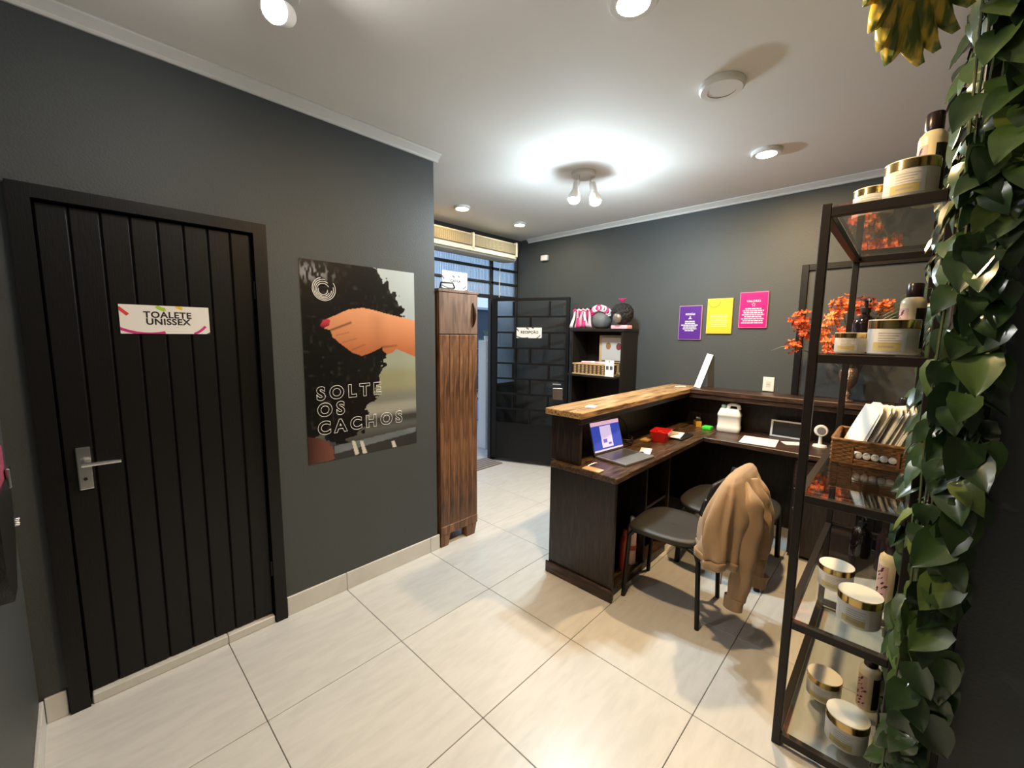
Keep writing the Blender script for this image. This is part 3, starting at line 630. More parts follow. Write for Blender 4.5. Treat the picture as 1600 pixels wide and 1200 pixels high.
# ------------------------------------------------------------------ things on the counter
def local_quad(name, pts, m, parent, th=.001): pass
lx = Vector((2.36, 1.245, WZ+.001)); lap = thing('laptop', 'open grey laptop with a blue screen on the counter worktop', 'laptop', lx, R(-7))
M_LAP = mat('laptop_grey', (.14, .14, .145), .35, .6); M_LAPS = mat('laptop_silver', (.42, .43, .43), .3, .7)
MB().box(-.155, .155, -.125, .105, 0, .014, b=.004, seg=2).build('base', M_LAPS, lap)
MB().box(-.135, .135, -.02, .088, .0142, .0158).build('keyboard', M_LAP, lap)
MB().box(-.05, .05, -.11, -.035, .0142, .0149).build('trackpad', M_LAPS, lap)
Ms = Matrix.Translation((0, .108, .012)) @ Matrix.Rotation(R(90-16), 4, 'X')
MB().box(-.155, .155, 0, .215, -.006, 0, b=.003, M=Ms).build('lid', M_LAP, lap)
scr = MB().box(-.147, .147, .016, .207, .0004, .0012, M=Ms).build('screen', emit('screen_blue', (.035, .06, .38), .75), lap)
M_PAGE = emit('screen_page', (.62, .50, .72), .75); M_PINKBAR = emit('screen_bar', (.70, .42, .52), .75); M_BLUEI = emit('screen_icon', (.12, .10, .50), .75)
flat('tool_bar', [rect(-.147, .147, .182, .207)], M_PINKBAR, scr, Ms, .0016); flat('task_bar', [rect(-.147, .147, .016, .026)], M_PAGE, scr, Ms, .0016)
flat('document', [rect(-.062, .05, .036, .176)], M_PAGE, scr, Ms, .0018)
flat('document_image', [rect(-.045, -.005, .066, .09), rect(.005, .035, .050, .064)], M_BLUEI, scr, Ms, .0021)
tag(MB((2.005, 1.245, WZ)).box(1.975, 2.035, 1.19, 1.305, WZ+.0008, WZ+.010, b=.003).build('note_block', mat('tan_card', (.62, .42, .24), .6), loc=(2.005, 1.245, WZ)), 'tan wooden card block at the counter end beside the laptop', 'card')
t = thing('key_ring', 'small bunch of silver keys behind the tan block', 'keys', (2.12, 1.30, WZ+.001), .4)
MB().tube([(.018*math.cos(a*.6), .018*math.sin(a*.6), .012) for a in range(11)], .0016, 5, closed=True).build('ring', M_CHROME, t)
for a in (.3, 1.4, 2.6): MB().tube([(.018*math.cos(a), .018*math.sin(a), .010), (.07*math.cos(a), .07*math.sin(a), .003)], [.006, .003], 6, flat=.4).build('key', M_CHROME, t)
t = thing('mobile_phone', 'white mobile phone lying beside the laptop', 'phone', (2.585, 1.205, WZ+.001), R(20))
MB().box(-.075, .075, -.036, .036, 0, .009, b=.003, seg=2).build('body', M_WHITE, t); MB().lathe([(.014, 0), (.014, .002)], 12, Matrix.Translation((-.055, .018, .009))).build('camera_bump', M_BLACK, t)
t = thing('red_tray', 'translucent red plastic tray of clips on the worktop', 'tray', (2.97, 1.27, WZ+.001), R(10))
M_REDP = mat('red_translucent_plastic', (.62, .018, .015), .3)
g = MB()
def bowl(r0, r1, z0, z1): return [(r0, z0), (r1, z1)]
def rr(w_, d_, z, n=6): 
    out = []
    for cx, cy, a0 in ((w_, d_, 0), (-w_, d_, 90), (-w_, -d_, 180), (w_, -d_, 270)):
        for k in range(n+1): a = R(a0+90*k/n); out.append((cx-math.copysign(.02, cx)+.02*math.cos(a), cy-math.copysign(.02, cy)+.02*math.sin(a), z))
    return out
rings = [rr(.075, .05, 0), rr(.092, .066, .075), rr(.086, .060, .075), rr(.070, .046, .006)]
n_ = len(rings[0]); vs = [v for r_ in rings for v in r_]; fs = [tuple(range(n_))[::-1], tuple(range(3*n_, 4*n_))]
for k in range(3): fs += [(k*n_+i, k*n_+(i+1) % n_, (k+1)*n_+(i+1) % n_, (k+1)*n_+i) for i in range(n_)]
g._add(vs, fs); g.build('tray', M_REDP, t, smooth=50)
for k in range(14):
    a = rng.uniform(0, 6.28); c = Vector((rng.uniform(-.05, .05), rng.uniform(-.03, .03), .05+rng.uniform(0, .025))); d = Vector((math.cos(a)*.035, math.sin(a)*.025, rng.uniform(-.01, .02)))
    MB().tube([c-d, c, c+d], [.004, .009, .003], 6, flat=.5).build('clip', M_REDP, t, smooth=60)
tag(MB((2.86, 1.335, WZ)).box(2.815, 2.905, 1.305, 1.365, WZ+.0008, WZ+.018, b=.006, seg=2).build('tape_roll_card', mat('ochre_card', (.45, .27, .10), .6), loc=(2.86, 1.335, WZ)), 'ochre packet lying left of the red tray', 'packet')
t = thing('cable_coil', 'coil of black cable behind the laptop', 'cable', (2.66, 1.40, WZ+.001))
MB().tube([((.055+.004*(k % 5))*math.cos(k*.5), (.045+.003*(k % 7))*math.sin(k*.5), .008+.0012*k) for k in range(40)], .005, 6).build('coil', M_BLACK, t, smooth=60)
MB().tube([(.05, 0, .05), (.08, .03, .10), (.06, .05, .16), (.02, .08, .2)], .004, 6).build('loose_end', M_BLACK, t, smooth=60)
tag(MB((3.17, 1.22, WZ)).box(3.05, 3.28, 1.145, 1.285, WZ+.001, WZ+.016, b=.002).build('clipboard', M_BLACK, loc=(3.17, 1.22, WZ)), 'black folder under papers on the worktop', 'folder')
o = tag(MB().box(-.105, .105, -.07, .07, 0, .004).build('paper_pad', M_PAPER, loc=(3.14, 1.25, WZ+.0165), rot=(0, 0, R(12))), 'white paper pad on top of the black folder', 'paper')
o = tag(MB().box(-.06, .06, -.045, .045, 0, .012, b=.002).build('envelope_stack', mat('kraft_paper', (.55, .42, .28), .7), loc=(3.115, 1.275, WZ+.021), rot=(0, 0, R(-15))), 'small kraft envelopes on the white pad', 'envelope')
t = thing('tape_dispenser', 'yellow and black tape dispenser in the counter corner', 'dispenser', (3.70, 1.265, WZ+.001), R(30))
MB().prism([(-.065, 0), (.065, 0), (.07, .03), (.03, .045), (-.03, .03), (-.06, .05)], -.022, .022, Matrix(((1, 0, 0, 0), (0, 0, -1, 0), (0, 1, 0, 0), (0, 0, 0, 1)))).build('body', mat('amber_plastic', (.62, .33, .04), .4), t)
MB().lathe([(.026, -.018), (.040, -.018), (.040, .018), (.026, .018)], 22, Matrix.Translation((0, 0, .052)) @ Matrix.Rotation(R(90), 4, 'X'), capb=False, capt=False).build('tape_roll', M_BLACK, t, smooth=40)
tag(MB((3.61, 1.15, WZ)).box(3.575, 3.645, 1.115, 1.185, WZ+.001, WZ+.028, b=.006, seg=2).build('sticky_note_block', mat('neon_green', (.06, .72, .05), .5), loc=(3.61, 1.15, WZ)), 'neon green block of notes on the worktop', 'notes')
# jug
jug = thing('plastic_jug', 'white plastic jug with moulded handle on the worktop', 'jug', (3.66, 1.0, WZ+.001), R(-90+8))
M_JUG = mat('milky_plastic', (.80, .79, .74), .4)
def jug_ring(w_, d_, z, n=5, rad=.02):
    out = []
    for cx, cy, a0 in ((w_, d_, 0), (-w_, d_, 90), (-w_, -d_, 180), (w_, -d_, 270)):
        for k in range(n+1): a = R(a0+90*k/n); out.append((cx-math.copysign(rad, cx)+rad*math.cos(a), cy-math.copysign(rad, cy)+rad*math.sin(a), z))
    return out
rg = [jug_ring(.080, .05, 0), jug_ring(.085, .055, .01), jug_ring(.085, .055, .045), jug_ring(.082, .052, .05), jug_ring(.082, .052, .125), jug_ring(.085, .055, .13), jug_ring(.085, .055, .145), jug_ring(.070, .04, .185), jug_ring(.066, .036, .19)]
n_ = len(rg[0]); fs = [tuple(range(n_))[::-1], tuple(range((len(rg)-1)*n_, len(rg)*n_))]
for k in range(len(rg)-1): fs += [(k*n_+i, k*n_+(i+1) % n_, (k+1)*n_+(i+1) % n_, (k+1)*n_+i) for i in range(n_)]
g = MB(); g._add([v for r_ in rg for v in r_], fs); g.build('body', M_JUG, jug, smooth=50)
MB().tube([(-.012, 0, .187), (-.01, 0, .215), (.005, 0, .226), (.045, 0, .226), (.062, 0, .215), (.066, 0, .187)], .012, 10, flat=1.3).build('handle', M_JUG, jug, smooth=60)
MB().lathe([(.019, .188), (.019, .215), (.017, .218)], 16, Matrix.Translation((-.045, 0, 0))).build('cap', mat('sage_cap', (.25, .33, .27), .4), jug, smooth=40)
tag(MB().box(-.115, .115, -.13, .13, 0, .002).build('paper_sheet', M_PAPER, loc=(3.47, .735, WZ+.001), rot=(0, 0, R(-84))), 'large white sheet of paper at the worktop edge', 'paper')
tag(MB().box(-.07, .07, -.05, .05, 0, .004).build('paper_sheet', M_PAPER, loc=(3.57, .53, WZ+.001), rot=(0, 0, R(-60))), 'small white paper in front of the white-framed stand', 'paper')
pf_ = thing('desk_frame', 'white framed dark acrylic stand leaning at the counter back', 'frame', (3.74, .60, WZ+.001), R(-90))
Mf = Matrix.Rotation(R(78), 4, 'X')
for x0, x1, y0, y1 in ((-.12, .10, 0, .012), (-.12, .10, .118, .13), (-.12, -.106, .012, .118), (.085, .12, 0, .13)): MB().box(x0, x1, y0, y1, 0, .012, M=Mf).build('frame_bar', M_WHITE, pf_)
MB().box(-.106, .086, .012, .118, .002, .006, M=Mf).build('panel', M_BLACK, pf_)
flat('printed_mark', [rect(.095, .108, .02+.018*k, .032+.018*k) for k in range(5)], M_INK, pf_, Mf, .0126)
wc = thing('ring_webcam', 'small white round-headed webcam on a stalk at the worktop end', 'webcam', (3.62, .385, WZ+.001), R(-80))
MB().lathe([(.045, 0), (.04, .012), (.012, .018), (.010, .075), (.012, .08)], 20).build('stand', M_WHITE, wc, smooth=40)
MB().lathe([(.0, -.012), (.038, -.012), (.042, 0), (.036, .012), (0, .012)], 22, Matrix.Translation((0, 0, .115)) @ Matrix.Rotation(R(80), 4, 'X')).build('head', M_WHITE, wc, smooth=40)
MB().lathe([(.0, 0), (.026, 0), (.026, .002)], 18, Matrix.Translation((0, -.013, .117)) @ Matrix.Rotation(R(80), 4, 'X')).build('lens', M_LAPS, wc, smooth=40)
# ledge things
p0, p1 = Vector((3.70, 1.285, LZ+.001)), Vector((3.862, 1.245, LZ+.29))
ax = (p1-p0).normalized(); sd = Vector((.15, -.99, 0)).normalized(); nn = ax.cross(sd).normalized(); sd = nn.cross(ax).normalized()
Mx = Matrix((sd, ax, nn)).transposed().to_4x4(); Mx.translation = p0+Vector((-.006, 0, .004))
tag(MB().box(-.026, .026, 0, .33, 0, .003).build('acrylic_strip', mat('frosted_acrylic', (.72, .74, .72), .3)), 'white acrylic strip leaning against the wall on the counter corner', 'strip').matrix_world = Mx
tag(MB().box(-.045, .045, -.016, .016, 0, .012, b=.003).build('white_tag', M_WHITE, loc=(3.62, 1.40, LZ+.001), rot=(0, 0, R(-40))), 'small white tag on the far corner of the counter ledge', 'tag')
tag(MB().box(-.045, .045, -.03, .03, 0, .004, b=.001).build('crumpled_receipt', M_PAPER, loc=(2.19, 1.39, LZ+.001), rot=(0, 0, R(20))), 'small white slip of paper near the ledge end', 'paper')
t = thing('wall_socket', 'white socket plate on the grey wall above the counter', 'socket', (XP, .785, 1.145))
MB().box(-.009, -.0003, -.04, .04, -.058, .058, b=.004, seg=2).build('plate', M_WHITE, t)
MB().box(-.0105, -.0088, -.016, .016, -.024, .024, b=.002).build('outlet_insert', mat('cream_plastic', (.66, .64, .58), .4), t)
for k in (-.007, 0, .007): MB().lathe([(.0025, 0), (.0025, .0006)], 8, face_negX(-.0104, k, -.002)).build('pin_hole', M_BLACK, t)
t = thing('wall_socket', 'dim socket plate under the ledge behind the laptop screen', 'socket', (2.60, 1.532, .90))
MB().box(-.03, .03, -.008, -.0003, -.055, .055, b=.003).build('plate', mat('taupe_plastic', (.22, .19, .16), .4), t)
t = thing('motion_sensor', 'small white sensor high on the grey wall near the air curtain', 'sensor', (XP, 3.14, 2.41))
MB().box(-.045, -.0005, -.05, .05, -.032, .032, b=.014, seg=3).build('housing', M_WHITE, t, smooth=40)

# ------------------------------------------------------------------ A4 wall plaques
def plaque(label, y0, y1, z0, z1, col, edge, head, icon, lines, ink):
    cy, cz = (y0+y1)/2, (z0+z1)/2; t = thing('wall_plaque', label, 'sign', (XP, cy, cz), 0, None); w_, h_ = y0-y1, z1-z0
    MB().box(-.015, -.0005, -w_/2, w_/2, -h_/2, h_/2, b=.002).build('edge_board', mat('plaque_edge', edge, .4), t)
    MB().box(-.0164, -.0152, -w_/2+.006, w_/2-.006, -h_/2+.006, h_/2-.006).build('print_face', mat('plaque_face', col, .35), t)
    mi = mat('plaque_ink', ink, .5); B = face_negX(-.0166, 0, 0)
    if head: text('lettering', head, .023, B @ Matrix.Translation((0, h_*.245, 0)), mi, t, bold=.0006, spacing=1.1)
    if icon == 'arrow': ic = [[(-.018, h_*.11), (.018, h_*.11), (0, h_*.155)], rect(-.004, .004, h_*.14, h_*.185)]
    elif icon == 'star':
        ic = []; P5 = [(.017*(1 if k % 2 == 0 else .5)*math.sin(k*math.pi/5), h_*.15+.017*(1 if k % 2 == 0 else .5)*math.cos(k*math.pi/5)) for k in range(10)]
        for k in range(10):
            a, c = P5[k], P5[(k+1) % 10]; cc = (0, h_*.15); f = .72
            ic.append([a, c, (cc[0]+(c[0]-cc[0])*f, cc[1]+(c[1]-cc[1])*f), (cc[0]+(a[0]-cc[0])*f, cc[1]+(a[1]-cc[1])*f)])
    else: ic = arc(-w_*.22, h_*.42, .052, .005, 180, 360, (-w_/2+.006, w_/2-.006, -h_/2, h_/2-.006), 20)
    flat('icon', ic, mi if icon != 'arc' else mat('plaque_arc', (.45, .27, .02), .5), t, B)
    pr_ = random.Random(len(label)); rws = []
    for k, wd_ in enumerate(lines):
        y = h_*.04-k*.0165; x = -wd_*w_/2
        while x < wd_*w_/2-.004:
            l = min(pr_.uniform(.012, .032), wd_*w_/2-x); rws.append(rect(x, x+l, y-.0045, y+.0045)); x += l+.004
    flat('text_lines', rws, mi, t, B)
plaque('purple MISSÃO plaque on the grey wall, leftmost of three', 1.540, 1.337, 1.494, 1.80, (.085, .02, .24), (.42, .25, .34), 'MISSÃO', 'arrow', (.42, .44, .76, .56, .6, .42), (.85, .82, .88))
plaque('yellow plaque between the purple and pink ones on the grey wall', 1.296, 1.092, 1.55, 1.851, (.80, .50, .03), (.85, .62, .10), None, 'arc', (.66, .7, .66, .62, .68, .6, .64), (.88, .70, .25))
plaque('hot pink VALORES plaque with a star on the grey wall, rightmost of three', 1.040, .831, 1.598, 1.891, (.70, .005, .17), (.72, .16, .32), 'VALORES', 'star', (.56, .74, .66, .78, .6, .82, .7, .8), (.92, .62, .72))
# black door casing on the poster wall
d2 = struct(bpy.data.objects.new('door_2', None)); COL.objects.link(d2)
for nm, y0, y1, z0, z1 in (('door_frame', .58, .625, 0, 2.07), ('door_frame', -.14, -.10, 0, 2.07), ('door_frame', -.10, .58, 2.025, 2.07)):
    MB().box(XP-.025, XP, y0, y1, z0 if z0 > 0 else LZ+.001, z1, b=.002).build(nm, M_BLACKP, d2)
MB().box(XP-.008, XP-.0005, -.10, .58, LZ+.001, 2.025).build('door_panel', M_WALL, d2)

# ------------------------------------------------------------------ display cabinet by the gate
KX0, KX1, KY0, KY1, KZ = 3.565, 3.858, 1.94, 2.53, 1.588
kc = thing('display_cabinet', 'black open display cabinet against the grey wall behind the counter', 'cabinet', (KX0, KY0, 0)); KO = (KX0, KY0, 0)
M_KB = mat('black_lacquer_wood', (.018, .014, .012), .3, noise=.3, nscale=4, stretch=(6, 6, .6))
for nm, q in (('side_panel', (KX0, KX1, KY0, KY0+.022, 0, KZ-.025)), ('side_panel', (KX0, KX1, KY1-.022, KY1, 0, KZ-.025)), ('back_panel', (KX1-.012, KX1, KY0+.022, KY1-.022, .06, KZ-.025)),
              ('top_board', (KX0-.01, KX1, KY0-.01, KY1+.01, KZ-.025, KZ)), ('shelf_board', (KX0-.09, KX1-.012, KY0+.022, KY1-.022, 1.115, 1.135)), ('shelf_board', (KX0, KX1-.012, KY0+.022, KY1-.022, .56, .58)), ('plinth', (KX0+.01, KX0+.03, KY0+.022, KY1-.022, 0, .06)), ('shelf_board', (KX0, KX1-.012, KY0+.022, KY1-.022, .06, .08))):
    MB(KO).box(*q, b=.002).build(nm, M_KB, kc)
M_BAMB = mat('pale_bamboo', (.62, .44, .22), .5); M_BDARK = mat('dark_weave', (.10, .05, .02), .5)
bx_ = thing('slatted_box', 'bamboo box with dark woven sides on the cabinet shelf', 'box', (3.52, 2.235, 1.1358))
MB().box(-.04, .10, -.215, .215, 0, .010, b=.002).build('base_rim', M_BAMB, bx_); MB().box(-.04, .10, -.215, .215, .10, .110, b=.002).build('top_rim', M_BAMB, bx_)
MB().box(-.034, .094, -.209, .209, .010, .10).build('woven_body', M_BDARK, bx_)
for k in range(9):
    for j in range(5): MB().box(-.0375, -.0345, -.195+.046*k, -.195+.046*k+.020, .016+.017*j, .016+.017*j+.009).build('weave_slat', M_BAMB, bx_)
fr_ = thing('tilted_frame', 'pale picture in a bamboo frame standing behind the woven box', 'picture', (3.70, 2.12, 1.1358))
Mq = face_negX(0, 0, 0)
MB().box(-.155, .155, 0, .39, -.012, 0, M=Mq).build('backboard', M_BAMB, fr_); MB().box(-.135, .135, .03, .12, .0005, .004, M=Mq).build('lower_weave', M_BDARK, fr_)
for k in range(6): flat('weave_slat', [rect(-.125+.045*k, -.125+.045*k+.022, .035+.02*j, .035+.02*j+.010) for j in range(4)], M_BAMB, fr_, Mq, .005)
MB().box(-.12, .12, .14, .37, .0005, .012, M=Mq).build('picture_sheet', mat('grey_card', (.55, .54, .52), .5), fr_)
for cx, cy, c in ((-.045, .285, (.35, .17, .05)), (.07, .28, (.20, .05, .04))): flat('printed_dot', [[(cx+.028*math.cos(a*.4), cy+.036*math.sin(a*.4)) for a in range(16)]], mat('dot_print', c, .5), fr_, Mq, .0125)
t = thing('menu_card', 'white hanging card leaning on the right of the woven box', 'card', (3.478, 2.022, 1.1358))
MB().box(-.047, .047, 0, .155, 0, .002, M=Mq).build('card', M_PAPER, t); flat('grey_block', [rect(-.036, -.008, .065, .10), rect(.006, .034, .065, .10)], M_DGREY, t, Mq, .0026)
flat('hole', [[(.005*math.cos(a*.5), .142+.005*math.sin(a*.5)) for a in range(12)]], M_INK, t, Mq, .0026)
M_PK = mat('hot_pink_cloth', (.75, .03, .20), .7); M_PKL = mat('pale_pink_cloth', (.82, .45, .52), .7); M_WC = mat('white_cloth', (.8, .76, .76), .8)
t = thing('lip_tints', 'pink packets lying in the woven box', 'packets', (3.55, 2.20, 1.2463))
for k in range(6): MB().box(-.02, .02, -.05, .05, 0, .02, b=.006, M=Matrix.Translation((rng.uniform(-.03, .03), .11-.05*k, .001+.0*k)) @ Matrix.Rotation(rng.uniform(-.6, .6), 4, 'Z')).build('packet', (M_PKL, M_WC, M_REDP)[k % 3], t)
# tops: hair bows and an afro doll
def bow_stand(label, y, s_, mats):
    t = thing('hair_bow_stand', label, 'hair bows', (3.64, y, KZ))
    MB().box(-.05, .05, -.09*s_, .09*s_, .20*s_, .21*s_, b=.003).build('rail', M_BLACK, t); MB().tube([(.03, 0, 0), (.03, 0, .2*s_)], .006, 6).build('post', M_BLACK, t)
    k = 0
    for yy in (-.07, -.02, .03, .075):
        for sgn in (-1, 1):
            b_ = MB(); b_.grid(lambda u, v, yy=yy, sgn=sgn: (-.05-.012*math.sin(v*5+yy*40), (yy+sgn*(.008+.035*v)+(u-.5)*(.018+.022*v))*s_, (.20-.185*v)*s_), 4, 8)
            o_ = b_.build('ribbon_tail', mats[k % len(mats)], t, smooth=60); md = o_.modifiers.new('thick', 'SOLIDIFY'); md.thickness = .004; k += 1
        b_ = MB(); b_.tube([(-.052, (yy-.02)*s_, .185*s_), (-.056, yy*s_, .20*s_), (-.052, (yy+.02)*s_, .185*s_)], [.012, .007, .012], 7); b_.build('knot', mats[(k+1) % len(mats)], t, smooth=60)
bow_stand('stand of pink and white ribbon bows at the left of the cabinet top', 2.43, 1.0, (M_PKL, M_PK, M_WC, M_PKL, M_PK))
t = thing('scrunchie_display', 'grey ball display ringed with white and pink scrunchies on the cabinet', 'scrunchies', (3.66, 2.232, KZ))
M_GBALL = mat('grey_ball', (.13, .135, .13), .6)
MB().lathe([(.05, 0), (.085, .03), (.10, .08), (.088, .13), (.05, .165), (.001, .18)], 22).build('ball', M_GBALL, t, smooth=60)
for k in range(11):
    a = -1.9+.38*k; c = Vector((-.035-.03*math.cos(a), .095*math.sin(a*.72), .165+.04*math.cos(a)))
    rgm = MB(); rgm.tube([c+Vector((0, .024*math.cos(j*.785), .024*math.sin(j*.785)))*(1+.15*(j % 2)) for j in range(8)], .009, 6, closed=True); rgm.build('scrunchie', (M_WC, M_WC, M_PK)[k % 3] if k < 8 else M_PK, t, smooth=60)
dl = thing('afro_puff_doll', 'black afro puff doll head with pink bow on a pale base', 'doll', (3.64, 2.0, KZ))
MB().box(-.06, .05, -.085, .085, 0, .035, b=.01, seg=2).build('base', M_PKL, dl, smooth=40)
hb_ = MB(); bmesh.ops.create_icosphere(hb_.bm, subdivisions=4, radius=.105)
nr = random.Random(9)
for v in hb_.bm.verts: v.co *= 1+nr.uniform(-.05, .06); v.co.z = v.co.z*.95+.145
hb_.build('hair', mat('black_hair', (.012, .010, .010), .75), dl)
fc = MB(); bmesh.ops.create_uvsphere(fc.bm, u_segments=14, v_segments=10, radius=.045)
for v in fc.bm.verts: v.co = Vector((v.co.x*.6-.095, v.co.y, v.co.z*1.1+.10))
fc.build('face', mat('silver_brown', (.22, .18, .15), .35, .4), dl, smooth=60)
for k in range(7):
    a = k*.9; MB().tube([(-.01, 0, .25), (-.01+.02*math.cos(a), .02*math.sin(a), .275), (-.01+.035*math.cos(a), .035*math.sin(a), .29)], [.004, .013, .002], 6, flat=.5).build('bow_petal', M_PK, dl, smooth=60)
# ------------------------------------------------------------------ chairs
def make_chair(label, loc, rz):
    t = thing('office_chair', label, 'chair', loc, rz, None)
    def seat_fn(rscale, z):
        out = []
        for k in range(36):
            a = 2*math.pi*k/36; c, s_ = math.cos(a), math.sin(a); e = .55
            x = math.copysign(abs(c)**e, c)*(.215-.02*(s_ > 0)*0)*rscale; y = math.copysign(abs(s_)**e, s_)*.215*rscale
            x *= 1-.10*(y < 0)*abs(y)/.215
            zz = z-.018*max(0, (y-.12)/.1)-.010*(1-min(1, (x/.2)**2+(y/.2)**2))
            out.append((x, y+.01, zz))
        return out
    rgs = [seat_fn(.90, .418), seat_fn(.98, .425), seat_fn(1.0, .44), seat_fn(.97, .452), seat_fn(.80, .456), seat_fn(.4, .456), seat_fn(.02, .455)]
    n = 36; fs = [tuple(range(n))[::-1]]
    for k in range(len(rgs)-1): fs += [(k*n+i, k*n+(i+1) % n, (k+1)*n+(i+1) % n, (k+1)*n+i) for i in range(n)]
    b = MB(); b._add([v for r_ in rgs for v in r_], fs); b.build('seat', M_SEAT, t, smooth=60)
    b = MB()
    def back(u, v):
        x = (u-.5)*.40*(1-.12*(2*v-1)**2*.5); y = -.235-.055*v+.05*(2*u-1)**2*1.0; z = .60+.215*v-.02*(2*u-1)**4*(1 if v > .5 else -1)
        return (x, y, z)
    b.grid(back, 14, 8); o = b.build('backrest', M_BLACK, t, smooth=60); md = o.modifiers.new('thick', 'SOLIDIFY'); md.thickness = .018; md.offset = 0
    for sx in (-1, 1):
        MB().tube([(sx*.165, .17, .415), (sx*.172, .195, .38), (sx*.178, .215, .0)], .0125, 10).build('leg', M_BLACKM, t, smooth=40)
        MB().tube([(sx*.165, -.12, .415), (sx*.178, -.175, .40), (sx*.182, -.19, .36), (sx*.185, -.205, .0)], .0125, 10).build('leg', M_BLACKM, t, smooth=40)
        MB().tube([(sx*.180, -.185, .375), (sx*.178, -.23, .43), (sx*.165, -.24, .52), (sx*.15, -.235, .66)], .0115, 10).build('back_support', M_BLACKM, t, smooth=40)
        MB().tube([(sx*.165, .18, .412), (sx*.165, -.13, .412)], .011, 8).build('seat_rail', M_BLACKM, t, smooth=40)
    for yy in (.12, -.1): MB().tube([(-.165, yy, .410), (.165, yy, .410)], .010, 8).build('cross_rail', M_BLACKM, t, smooth=40)
    return t
chA = make_chair('charcoal chair with a tan hoodie over its back', (2.305, .875, 0), R(2))
chB = dup(chA, (3.0, .77, 0), R(91), 'low charcoal stool without a back, behind the chair with the hoodie', scale=(1.35, 1.3, .93))
chB.name = 'office_stool'; chB['category'] = 'stool'
for ch in list(chB.children):
    if ch.name.split('.')[0] in ('backrest', 'back_support'): bpy.data.objects.remove(ch)
# hoodie
M_HOOD = mat('tan_fleece', (.40, .265, .15), .9, noise=.06, nscale=8, bump=.25, bscale=500, sheen=.25)
hd = thing('hoodie', 'tan hooded sweatshirt draped over the back of the charcoal chair', 'hoodie', (2.30, .58, .45)); HD = (2.30, .58, .45)
secs = [(.455, 2.235, .575, .235, .095), (.47, 2.24, .575, .250, .102), (.50, 2.245, .575, .252, .102), (.57, 2.26, .575, .262, .105), (.65, 2.275, .57, .268, .098), (.72, 2.29, .565, .26, .084), (.78, 2.305, .56, .240, .064), (.82, 2.315, .558, .215, .045), (.842, 2.325, .556, .17, .024), (.85, 2.33, .555, .08, .008), (.8515, 2.33, .555, .001, .0005)]
b = MB(HD)
def hood_fn(u, v):
    f = v*(len(secs)-1); i = min(int(f), len(secs)-2); k = f-i; A, B_ = secs[i], secs[i+1]
    z, cx, cy, rx, ry = [A[j]*(1-k)+B_[j]*k for j in range(5)]
    a = 2*math.pi*u; c, s_ = math.cos(a), math.sin(a); e = .8
    fold = 1+(.10*math.sin(5*a+9*z)+.09*math.sin(11*a-10*z+1+math.sin(9*z))+.05*math.sin(3*a+20*z)+.05*math.sin(17*a+6*z))*min(1, (.86-z)*5)
    x = cx+math.copysign(abs(c)**e, c)*rx*(1+(fold-1)*.35); y = cy+math.copysign(abs(s_)**e, s_)*ry*(1+(fold-1)*1.6)
    return (x, y, z+.012*math.sin(4*a+1)*max(0, (.55-z)*8))
b.grid(hood_fn, 72, 34, closeu=True); b.build('body', M_HOOD, hd, smooth=180)
b = MB(HD); b.grid(lambda u, v: (lambda p: (p[0]+(p[0]-2.24)*.02, p[1]+(p[1]-.575)*.05, .425+.04*v+.012*math.sin(8*math.pi*u)))(hood_fn(u, .05+.04*v)), 72, 4, closeu=True)
o = b.build('hem_band', M_HOOD, hd, smooth=180); md = o.modifiers.new('thick', 'SOLIDIFY'); md.thickness = .008
def sleeve(path, rs, name='sleeve', flat_=.62):
    P = [Vector(p) for p in path]; pts = []; rad = []
    for i in range(len(P)-1):
        for k in range(7):
            t_ = k/7; p0 = P[max(i-1, 0)]; p3 = P[min(i+2, len(P)-1)]
            q = .5*((2*P[i])+(P[i+1]-p0)*t_+(2*p0-5*P[i]+4*P[i+1]-p3)*t_*t_+(3*P[i]-p0-3*P[i+1]+p3)*t_**3)
            pts.append(q); rad.append((rs[i]*(1-t_)+rs[i+1]*t_)*(1+.06*math.sin(len(pts)*1.1)))
    pts.append(P[-1]); rad.append(rs[-1])
    b = MB(HD); b.tube(pts, rad, 20, flat=flat_)
    for v in b.bm.verts:
        w_ = v.co+Vector(HD); a = math.atan2(w_.y-.47, w_.x-2.2); v.co.x += .006*math.sin(60*w_.y+11*w_.z); v.co.y += .008*math.sin(34*w_.x+8*w_.z)
    return b.build(name, M_HOOD, hd, smooth=180)
sleeve([(2.24, .53, .80), (2.17, .478, .72), (2.13, .465, .56), (2.115, .475, .40), (2.11, .495, .265)], [.03, .055, .062, .056, .046])
b = MB(HD); b.tube([(2.11, .495, .268), (2.108, .498, .25), (2.108, .50, .21)], [.046, .044, .043], 18, flat=.65); b.build('cuff', M_HOOD, hd, smooth=60)
sleeve([(2.42, .535, .80), (2.44, .49, .72), (2.43, .468, .56), (2.38, .458, .40), (2.36, .46, .30)], [.03, .065, .075, .068, .058])
b = MB(HD); b.tube([(2.36, .46, .305), (2.358, .462, .28), (2.356, .464, .235)], [.058, .053, .05], 18, flat=.65); b.build('cuff', M_HOOD, hd, smooth=60)
sleeve([(2.32, .53, .80), (2.30, .49, .70), (2.29, .474, .58), (2.27, .475, .44)], [.04, .075, .085, .07], 'hood')
MB(HD).tube([(2.12, .56, .44), (2.118, .562, .36), (2.125, .565, .30)], .003, 6).build('drawstring', M_HOOD, hd, smooth=60)
t = thing('waste_bin', 'white box bin on the floor under the counter', 'bin', (3.57, .80, 0))
rg = [jug_ring(.085, .085, .0005, 4), jug_ring(.10, .10, .24, 4), jug_ring(.092, .092, .24, 4), jug_ring(.078, .078, .01, 4)]; n_ = len(rg[0]); fs = [tuple(range(n_))[::-1], tuple(range(3*n_, 4*n_))]
